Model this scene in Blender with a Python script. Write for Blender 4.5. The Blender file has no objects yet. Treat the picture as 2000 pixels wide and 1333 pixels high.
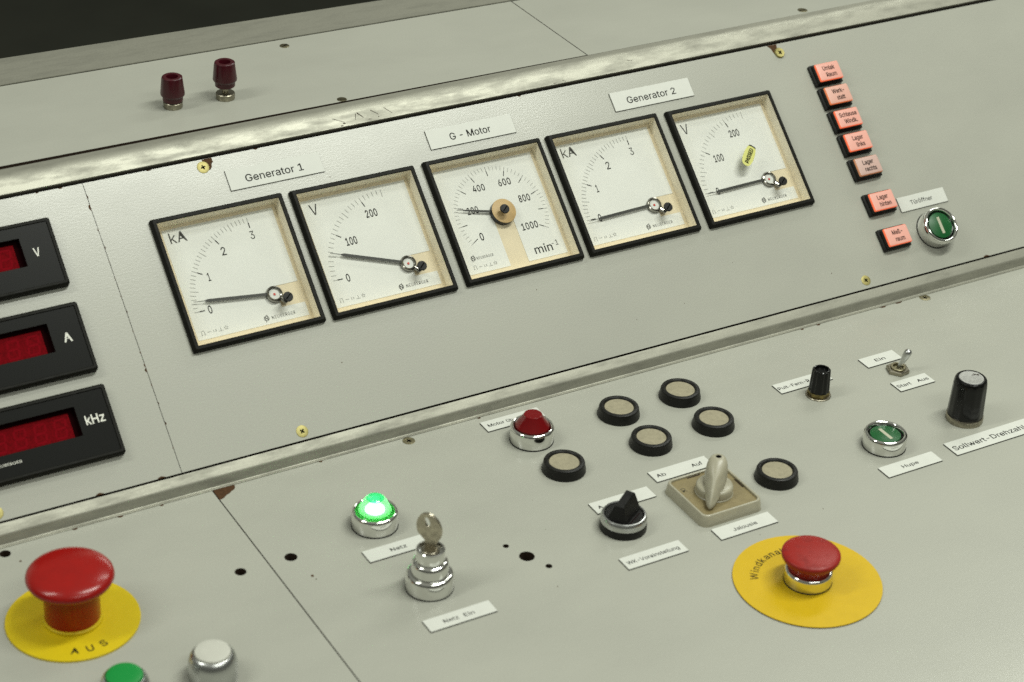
import bpy, bmesh, math, random
from mathutils import Matrix, Vector
random.seed(7)
S = bpy.context.scene
C = S.collection
PI = math.pi

# ---------------------------------------------------------------- camera, world, lamps, exposure
TILT = 0.7233                    # slope of the instrument panel
Z0 = 0.8125                      # height of the panel datum above the floor
ZD, ZT = -62.5, 97.0             # desk and top shelf, mm from the datum
ct, st = math.cos(TILT), math.sin(TILT)

cam = bpy.data.cameras.new('camera')
cam.sensor_width = 36.0
cam.lens = 76.88
cam.clip_start = 0.05
cam.clip_end = 60
cam.dof.use_dof = True
cam.dof.focus_distance = 1.56
cam.dof.aperture_fstop = 9.5
co = bpy.data.objects.new('camera', cam)
C.objects.link(co)
R = Matrix(((0.86504, -0.49949, 0.04709), (-0.22379, -0.46817, -0.85483), (0.44902, 0.72892, -0.51677)))
MW = (R.transposed() @ Matrix.Diagonal((1, -1, -1))).to_4x4()
MW.translation = Vector((-0.4615, -1.1464, 0.7582 + Z0))
co.matrix_world = MW
S.camera = co

W = bpy.data.worlds.new('World')
S.world = W
W.use_nodes = True
nt = W.node_tree
bg = nt.nodes['Background']
tc = nt.nodes.new('ShaderNodeTexCoord')
sp = nt.nodes.new('ShaderNodeSeparateXYZ')
rp = nt.nodes.new('ShaderNodeValToRGB')
nt.links.new(tc.outputs['Generated'], sp.inputs[0])
nt.links.new(sp.outputs['Z'], rp.inputs[0])
rp.color_ramp.elements[0].position = 0.0
rp.color_ramp.elements[0].color = (0.045, 0.046, 0.038, 1)
rp.color_ramp.elements[1].position = 0.9
rp.color_ramp.elements[1].color = (0.40, 0.41, 0.345, 1)
e = rp.color_ramp.elements.new(0.35)
e.color = (0.16, 0.165, 0.138, 1)
nt.links.new(rp.outputs[0], bg.inputs['Color'])
bg.inputs['Strength'].default_value = 0.72

def lamp(name, loc, target, sx, sy, power, col):
    l = bpy.data.lights.new(name, 'AREA')
    l.shape = 'RECTANGLE'; l.size = sx; l.size_y = sy; l.energy = power; l.color = col
    o = bpy.data.objects.new(name, l); C.objects.link(o)
    o.location = loc
    d = (Vector(target) - Vector(loc)).normalized()
    zax = -d
    xax = Vector((1, 0, 0)); xax = (xax - zax * xax.dot(zax)).normalized()
    yax = zax.cross(xax)
    o.matrix_world = Matrix.Translation(loc) @ Matrix((xax, yax, zax)).transposed().to_4x4()
    return o
WARM = (0.972, 1.0, 0.912)
lamp('ceiling_lamp', (0.88, -0.50, Z0 + 1.95), (0.88, -0.50, 0), 1.2, 0.2, 31, WARM)
lamp('ceiling_lamp', (2.0, 0.9, Z0 + 1.95), (0.5, -0.1, Z0), 1.25, 0.3, 13, WARM)
lamp('ceiling_lamp', (0.3, -1.7, Z0 + 1.95), (0.2, -0.2, Z0), 1.5, 0.3, 13, WARM)
lamp('ceiling_lamp', (-1.4, 0.1, Z0 + 1.95), (0.2, -0.1, Z0), 1.2, 0.3, 17, WARM)

S.view_settings.view_transform = 'Standard'
S.view_settings.look = 'None'
S.view_settings.exposure = 0.0
S.view_settings.gamma = 1.0
S.view_settings.use_curve_mapping = False
S.cycles.max_bounces = 10
S.cycles.transparent_max_bounces = 12
S.cycles.use_denoising = False
S.cycles.sample_clamp_indirect = 1.2
S.cycles.caustics_reflective = False
S.cycles.caustics_refractive = False

# ---------------------------------------------------------------- materials
def mat(name, col, rough=0.5, metal=0.0, spec=0.5, emit=None, estr=0.0, coat=0.0, sss=0.0):
    m = bpy.data.materials.new(name); m.use_nodes = True
    b = m.node_tree.nodes['Principled BSDF']
    b.inputs['Base Color'].default_value = (*col, 1)
    b.inputs['Roughness'].default_value = rough
    b.inputs['Metallic'].default_value = metal
    b.inputs['Specular IOR Level'].default_value = spec
    b.inputs['Coat Weight'].default_value = coat
    if emit:
        b.inputs['Emission Color'].default_value = (*emit, 1)
        b.inputs['Emission Strength'].default_value = estr
    return m

def vary(m, scale=(40, 40, 40), detail=4.0, amount=0.10, dark=None, lo=0.35, hi=0.7, rough_amt=0.0, bump=0.0, bscale=(900, 900, 900), bdist=0.0002, speck=0.0):
    """colour mottling, roughness variation and a fine bump from noise in object space"""
    t = m.node_tree; b = t.nodes['Principled BSDF']
    base = tuple(b.inputs['Base Color'].default_value)[:3]
    tcn = t.nodes.new('ShaderNodeTexCoord')
    mp = t.nodes.new('ShaderNodeMapping'); mp.inputs['Scale'].default_value = scale
    t.links.new(tcn.outputs['Object'], mp.inputs[0])
    nz = t.nodes.new('ShaderNodeTexNoise'); nz.inputs['Scale'].default_value = 1.0; nz.inputs['Detail'].default_value = detail
    nz.inputs['Roughness'].default_value = 0.6
    t.links.new(mp.outputs[0], nz.inputs['Vector'])
    mr = t.nodes.new('ShaderNodeMapRange'); mr.inputs['From Min'].default_value = lo; mr.inputs['From Max'].default_value = hi
    t.links.new(nz.outputs['Fac'], mr.inputs['Value'])
    mx = t.nodes.new('ShaderNodeMix'); mx.data_type = 'RGBA'
    d = dark or tuple(c * (1 - amount) for c in base)
    mx.inputs[6].default_value = (*base, 1); mx.inputs[7].default_value = (*d, 1)
    t.links.new(mr.outputs[0], mx.inputs[0])
    out = mx.outputs[2]
    if speck:
        n2 = t.nodes.new('ShaderNodeTexNoise'); n2.inputs['Scale'].default_value = 900; n2.inputs['Detail'].default_value = 2
        t.links.new(tcn.outputs['Object'], n2.inputs['Vector'])
        m2 = t.nodes.new('ShaderNodeMapRange'); m2.inputs['From Min'].default_value = 0.3; m2.inputs['From Max'].default_value = 0.7
        m2.inputs['To Min'].default_value = 1 - speck; m2.inputs['To Max'].default_value = 1 + speck
        t.links.new(n2.outputs['Fac'], m2.inputs['Value'])
        vm = t.nodes.new('ShaderNodeVectorMath'); vm.operation = 'SCALE'
        t.links.new(out, vm.inputs[0]); t.links.new(m2.outputs[0], vm.inputs['Scale'])
        out = vm.outputs[0]
    t.links.new(out, b.inputs['Base Color'])
    if rough_amt:
        r0 = b.inputs['Roughness'].default_value
        m3 = t.nodes.new('ShaderNodeMapRange'); m3.inputs['From Min'].default_value = lo; m3.inputs['From Max'].default_value = hi
        m3.inputs['To Min'].default_value = max(0.02, r0 - rough_amt); m3.inputs['To Max'].default_value = min(1, r0 + rough_amt)
        t.links.new(nz.outputs['Fac'], m3.inputs['Value']); t.links.new(m3.outputs[0], b.inputs['Roughness'])
    if bump:
        mp2 = t.nodes.new('ShaderNodeMapping'); mp2.inputs['Scale'].default_value = bscale
        t.links.new(tcn.outputs['Object'], mp2.inputs[0])
        n4 = t.nodes.new('ShaderNodeTexNoise'); n4.inputs['Scale'].default_value = 1.0; n4.inputs['Detail'].default_value = 2
        t.links.new(mp2.outputs[0], n4.inputs['Vector'])
        bp = t.nodes.new('ShaderNodeBump'); bp.inputs['Strength'].default_value = bump; bp.inputs['Distance'].default_value = bdist
        t.links.new(n4.outputs['Fac'], bp.inputs['Height']); t.links.new(bp.outputs[0], b.inputs['Normal'])
    return m

LAM = (0.385, 0.388, 0.336)
m_lam = vary(mat('grey_laminate', LAM, 0.26, spec=0.42), scale=(9, 16, 16), amount=0.085, speck=0.035, rough_amt=0.03, bump=0.24, bscale=(420, 900, 900), bdist=0.00012)
m_chip = vary(mat('brown_chipboard', (0.085, 0.042, 0.018), 0.85, spec=0.2), scale=(500, 500, 500), amount=0.5)
m_edge = mat('dark_panel_edge', (0.035, 0.022, 0.014), 0.8, spec=0.2)
m_void = mat('dark_carcass', (0.012, 0.011, 0.009), 0.8, spec=0.1)
m_alu = vary(mat('worn_aluminium', (0.37, 0.365, 0.305), 0.57, 0.56), scale=(34, 140, 140), detail=8, amount=0.40, lo=0.42, hi=0.80, rough_amt=0.10, bump=0.25, bscale=(500, 1200, 1200), bdist=0.0001, speck=0.06)
m_lip = mat('bright_aluminium_edge', (0.72, 0.70, 0.58), 0.3, 1.0)
m_black = vary(mat('black_plastic', (0.008, 0.008, 0.007), 0.42, spec=0.25), scale=(150, 150, 150), amount=-0.5, rough_amt=0.08)
m_matteblack = vary(mat('matte_black_plastic', (0.007, 0.007, 0.0065), 0.5, spec=0.22), scale=(200, 200, 200), amount=-0.6, rough_amt=0.1)
m_gloss = mat('glossy_black_bakelite', (0.004, 0.004, 0.004), 0.18, spec=0.32)
m_meterblack = vary(mat('dark_meter_bezel', (0.008, 0.008, 0.0062), 0.55, spec=0.12), scale=(200, 200, 200), amount=-0.4, rough_amt=0.08)
m_beige = vary(mat('cream_wall_lightened', (0.92, 0.85, 0.68), 0.6, spec=0.3), scale=(60, 60, 60), amount=0.08)  # wall cream, lightened in colour against the shade of the recess
m_floorcream = vary(mat('cream_floor_darkened', (0.70, 0.61, 0.43), 0.6, spec=0.3), scale=(60, 60, 60), amount=0.08)  # darker copy of the cream for the brighter-lit housing floor
m_dial = vary(mat('white_dial', (0.70, 0.71, 0.67), 0.62, spec=0.3), scale=(40, 40, 40), amount=0.035)
m_ink = mat('black_ink', (0.008, 0.008, 0.007), 0.7, spec=0.2)
m_greyink = mat('grey_ink', (0.07, 0.07, 0.062), 0.7, spec=0.2)
m_fadedink = mat('faded_ink', (0.04, 0.04, 0.036), 0.7, spec=0.2)
m_tick = mat('thin_tick_ink', (0.11, 0.11, 0.10), 0.7, spec=0.2)
m_needle = vary(mat('dark_needle', (0.020, 0.021, 0.018), 0.45, spec=0.25), scale=(700, 700, 700), amount=-0.8)
m_chrome = vary(mat('chrome', (0.78, 0.78, 0.75), 0.09, 1.0), scale=(300, 300, 300), amount=0.05, rough_amt=0.03)
m_darkchrome = mat('chrome_dark_reflections', (0.30, 0.29, 0.26), 0.14, 1.0)  # chrome with dark reflections put into its base colour
m_satin = vary(mat('satin_metal', (0.55, 0.56, 0.55), 0.30, 1.0), scale=(400, 400, 400), amount=0.04, rough_amt=0.02)
m_capmetal = vary(mat('matte_cap_metal', (0.42, 0.42, 0.40), 0.5, 0.5), scale=(500, 500, 500), amount=0.25)
m_nickel = vary(mat('dull_nickel', (0.40, 0.37, 0.29), 0.33, 1.0), scale=(350, 350, 350), amount=0.35, rough_amt=0.1)
m_key = vary(mat('worn_key_brass', (0.56, 0.51, 0.40), 0.36, 1.0), scale=(300, 300, 300), amount=0.3, rough_amt=0.1)
m_brass = vary(mat('yellow_zinc_screw', (0.42, 0.37, 0.14), 0.5, 0.6), scale=(400, 400, 400), amount=0.25)
m_dullscrew = vary(mat('dull_screw', (0.34, 0.31, 0.20), 0.42, 1.0), scale=(400, 400, 400), amount=0.45)
m_gold = vary(mat('brass_nut', (0.30, 0.24, 0.10), 0.35, 1.0), scale=(300, 300, 300), amount=0.4)
m_white = vary(mat('white_label_face', (0.62, 0.63, 0.58), 0.45, spec=0.3), scale=(120, 120, 120), amount=0.04)
m_core = mat('black_label_core', (0.01, 0.01, 0.01), 0.6, spec=0.3)
m_yellow = vary(mat('yellow_plastic_disc', (0.58, 0.385, 0.004), 0.48, spec=0.35), scale=(90, 90, 90), amount=0.06, speck=0.03)
m_yellowb = vary(mat('lemon_plastic_disc', (0.62, 0.47, 0.006), 0.48, spec=0.35), scale=(90, 90, 90), amount=0.06, speck=0.03)
m_red = vary(mat('red_cap_plastic', (0.30, 0.008, 0.006), 0.24, spec=0.36), scale=(120, 120, 120), amount=0.12, rough_amt=0.05)
m_redmatte = vary(mat('worn_red_cap', (0.28, 0.014, 0.010), 0.5, spec=0.3), scale=(160, 160, 160), amount=0.3, lo=0.5, hi=0.75, rough_amt=0.1)
m_maroon = vary(mat('maroon_bakelite', (0.055, 0.003, 0.008), 0.3, spec=0.5), scale=(200, 200, 200), amount=0.25)
m_holeshade = mat('recess_shade_black', (0.003, 0.003, 0.003), 0.9, spec=0.0)  # near-black fill that stands in for shade inside screw recesses
m_green = vary(mat('green_button_face', (0.006, 0.095, 0.022), 0.4, spec=0.4), scale=(200, 200, 200), amount=0.2)
m_greenb = mat('bright_green_cap', (0.004, 0.24, 0.04), 0.4, spec=0.4)
m_bar = mat('cream_bar', (0.42, 0.42, 0.31), 0.55)
m_capwhite = vary(mat('ivory_cap', (0.52, 0.52, 0.46), 0.45, spec=0.4), scale=(200, 200, 200), amount=0.05)
m_plugface = vary(mat('beige_plug_face', (0.32, 0.29, 0.20), 0.6, spec=0.3), scale=(260, 260, 260), amount=0.22, lo=0.4, hi=0.75, speck=0.06)
m_ivory = vary(mat('aged_ivory_plastic', (0.375, 0.355, 0.265), 0.33, spec=0.5), scale=(120, 120, 120), amount=0.10, rough_amt=0.05)
m_tan = vary(mat('tan_insert', (0.235, 0.19, 0.092), 0.45, spec=0.45), scale=(180, 180, 180), amount=0.2)
m_bronze = mat('tan_hub_disc', (0.50, 0.34, 0.145), 0.45, spec=0.4)
m_bronze = vary(m_bronze, scale=(250, 250, 250), amount=0.1)
m_reddot = mat('red_dot', (0.5, 0.03, 0.015), 0.5)
m_front = mat('dark_display_front', (0.006, 0.0065, 0.0055), 0.3, spec=0.07)
m_redglass = vary(mat('unlit_red_display', (0.165, 0.001, 0.004), 0.6, spec=0.03), scale=(900, 900, 900), amount=0.4, lo=0.4, hi=0.65)
m_segment = mat('unlit_segment', (0.18, 0.0012, 0.0055), 0.6, spec=0.03)
m_recess = mat('dark_red_recess', (0.010, 0.001, 0.0015), 0.8, spec=0.02)
m_sticker = mat('yellow_sticker', (0.58, 0.58, 0.16), 0.45)
m_unit = mat('white_print', (0.74, 0.74, 0.66), 0.5)
m_floor = vary(mat('dark_floor', (0.030, 0.032, 0.023), 0.6, spec=0.25), scale=(6, 6, 6), amount=0.25)

def glass_sheet(name, tint, gloss_rough=0.06, gain=0.5):
    m = bpy.data.materials.new(name); m.use_nodes = True
    t = m.node_tree; t.nodes.clear()
    o = t.nodes.new('ShaderNodeOutputMaterial'); mx = t.nodes.new('ShaderNodeMixShader')
    tr = t.nodes.new('ShaderNodeBsdfTransparent'); tr.inputs[0].default_value = (*tint, 1)
    gl = t.nodes.new('ShaderNodeBsdfGlossy'); gl.inputs['Roughness'].default_value = gloss_rough
    fr = t.nodes.new('ShaderNodeFresnel'); fr.inputs[0].default_value = 1.45
    mu = t.nodes.new('ShaderNodeMath'); mu.operation = 'MULTIPLY'; mu.inputs[1].default_value = gain
    t.links.new(fr.outputs[0], mu.inputs[0]); t.links.new(mu.outputs[0], mx.inputs[0])
    t.links.new(tr.outputs[0], mx.inputs[1]); t.links.new(gl.outputs[0], mx.inputs[2]); t.links.new(mx.outputs[0], o.inputs[0])
    return m
m_pane = glass_sheet('clear_meter_pane', (1, 1, 0.99), 0.05, 0.75)

def lens_mat(name, col, rough=0.12, emit=None, estr=0.0):
    m = mat(name, col, rough, spec=0.5, emit=emit, estr=estr)
    return m
m_redlens = lens_mat('red_lamp_lens', (0.21, 0.003, 0.005), 0.16)
m_redlens.node_tree.nodes['Principled BSDF'].inputs['Transmission Weight'].default_value = 0.25
def glow_lens(name, col, see, gloss):
    m = bpy.data.materials.new(name); m.use_nodes = True
    t = m.node_tree; t.nodes.clear()
    o = t.nodes.new('ShaderNodeOutputMaterial'); a = t.nodes.new('ShaderNodeMixShader'); b = t.nodes.new('ShaderNodeMixShader')
    tl_ = t.nodes.new('ShaderNodeBsdfTranslucent'); tl_.inputs[0].default_value = (*col, 1)
    tr = t.nodes.new('ShaderNodeBsdfTransparent'); tr.inputs[0].default_value = (*col, 1)
    gl = t.nodes.new('ShaderNodeBsdfGlossy'); gl.inputs['Roughness'].default_value = 0.12
    a.inputs[0].default_value = see; b.inputs[0].default_value = gloss
    t.links.new(tl_.outputs[0], a.inputs[1]); t.links.new(tr.outputs[0], a.inputs[2])
    t.links.new(a.outputs[0], b.inputs[1]); t.links.new(gl.outputs[0], b.inputs[2]); t.links.new(b.outputs[0], o.inputs[0])
    return m
m_greenlens = glow_lens('lit_green_lens', (0.42, 0.97, 0.52), 0.42, 0.05)
m_greentop = glow_lens('lit_green_lens_top', (0.06, 0.62, 0.28), 0.35, 0.06)
m_greenflange = glow_lens('lit_green_flange', (0.12, 0.8, 0.18), 0.15, 0.05)
m_hot = lens_mat('glowing_bulb', (0.8, 1, 0.8), 0.3, (0.86, 1.0, 0.80), 5.5)
m_keyface_on = mat('lit_pink_lens', (0.34, 0.23, 0.19), 0.35, spec=0.3, emit=(1.0, 0.37, 0.27), estr=0.47)
m_keyside_on = mat('lit_orange_edge', (0.5, 0.12, 0.05), 0.3, spec=0.3, emit=(1.0, 0.16, 0.065), estr=0.68)
m_keyface_dim = mat('dim_pink_lens', (0.40, 0.28, 0.23), 0.35, spec=0.3, emit=(1.0, 0.38, 0.27), estr=0.32)
m_keyside_dim = mat('dim_orange_edge', (0.5, 0.2, 0.09), 0.3, spec=0.3, emit=(1.0, 0.22, 0.07), estr=0.45)
m_keyface_off = mat('unlit_pink_lens_added_glow', (0.44, 0.33, 0.29), 0.35, spec=0.3, emit=(1.0, 0.42, 0.32), estr=0.13)  # faint emission added to brighten a key that is not lit
m_keyside_off = mat('unlit_orange_edge_added_glow', (0.48, 0.27, 0.15), 0.3, spec=0.3, emit=(1.0, 0.27, 0.10), estr=0.2)  # same added glow on the edge of the unlit key

# ---------------------------------------------------------------- geometry helpers (millimetres in, metres out)
class MB:
    """collects faces in millimetres and links them as one mesh object"""
    def __init__(s):
        s.v = []; s.f = []; s.mi = []; s.cur = 0
    def add(s, verts, faces):
        k = len(s.v); s.v += [tuple(p) for p in verts]
        for f in faces:
            s.f.append([i + k for i in f]); s.mi.append(s.cur)
        return s
    def loft(s, loops, cap0=False, cap1=False, closed=True):
        n = len(loops[0]); k = len(s.v)
        for L in loops: s.v += [tuple(p) for p in L]
        for i in range(len(loops) - 1):
            for j in range(n if closed else n - 1):
                a = k + i * n + j; b = k + i * n + (j + 1) % n
                s.f.append([a, b, b + n, a + n]); s.mi.append(s.cur)
        if cap0: s.f.append([k + j for j in range(n)][::-1]); s.mi.append(s.cur)
        if cap1: s.f.append([k + (len(loops) - 1) * n + j for j in range(n)]); s.mi.append(s.cur)
        return s
    def lathe(s, prof, n=56, c=(0, 0), z=0.0, cap0=False, cap1=True):
        loops = [[(c[0] + r * math.cos(2 * PI * j / n), c[1] + r * math.sin(2 * PI * j / n), h + z) for j in range(n)] for r, h in prof]
        return s.loft(loops, cap0, cap1)
    def prism(s, poly, z0, z1):
        return s.loft([[(x, y, z0) for x, y in poly], [(x, y, z1) for x, y in poly]], True, True)
    def sheet(s, poly, z):
        return s.add([(x, y, z) for x, y in poly], [list(range(len(poly)))])
    def bar(s, a, b, w, z, w1=None):
        d = Vector((b[0] - a[0], b[1] - a[1])).normalized(); n = Vector((-d.y, d.x)); w1 = w if w1 is None else w1
        return s.sheet([(a[0] + n.x * w / 2, a[1] + n.y * w / 2), (a[0] - n.x * w / 2, a[1] - n.y * w / 2),
                        (b[0] - n.x * w1 / 2, b[1] - n.y * w1 / 2), (b[0] + n.x * w1 / 2, b[1] + n.y * w1 / 2)], z)
    def build(s, name, m, parent=None, smooth=35, mats=None):
        me = bpy.data.meshes.new(name)
        me.from_pydata([(x / 1000, y / 1000, z / 1000) for x, y, z in s.v], [], s.f)
        for mm in ([m] + (mats or [])): me.materials.append(mm)
        me.polygons.foreach_set('material_index', s.mi)
        me.update()
        bm = bmesh.new(); bm.from_mesh(me); bmesh.ops.recalc_face_normals(bm, faces=bm.faces); bm.to_mesh(me); bm.free()
        if smooth:
            me.polygons.foreach_set('use_smooth', [True] * len(me.polygons))
            me.set_sharp_from_angle(angle=math.radians(smooth))
        o = bpy.data.objects.new(name, me); C.objects.link(o)
        if parent: o.parent = parent
        return o

def rrect(x0, y0, x1, y1, r, z, n=4):
    out = []
    r = max(r, 0.001)
    for cx_, cy_, a0 in ((x1 - r, y1 - r, 0), (x0 + r, y1 - r, 90), (x0 + r, y0 + r, 180), (x1 - r, y0 + r, 270)):
        for i in range(n + 1):
            a = math.radians(a0 + 90 * i / n); out.append((cx_ + r * math.cos(a), cy_ + r * math.sin(a), z))
    return out

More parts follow.
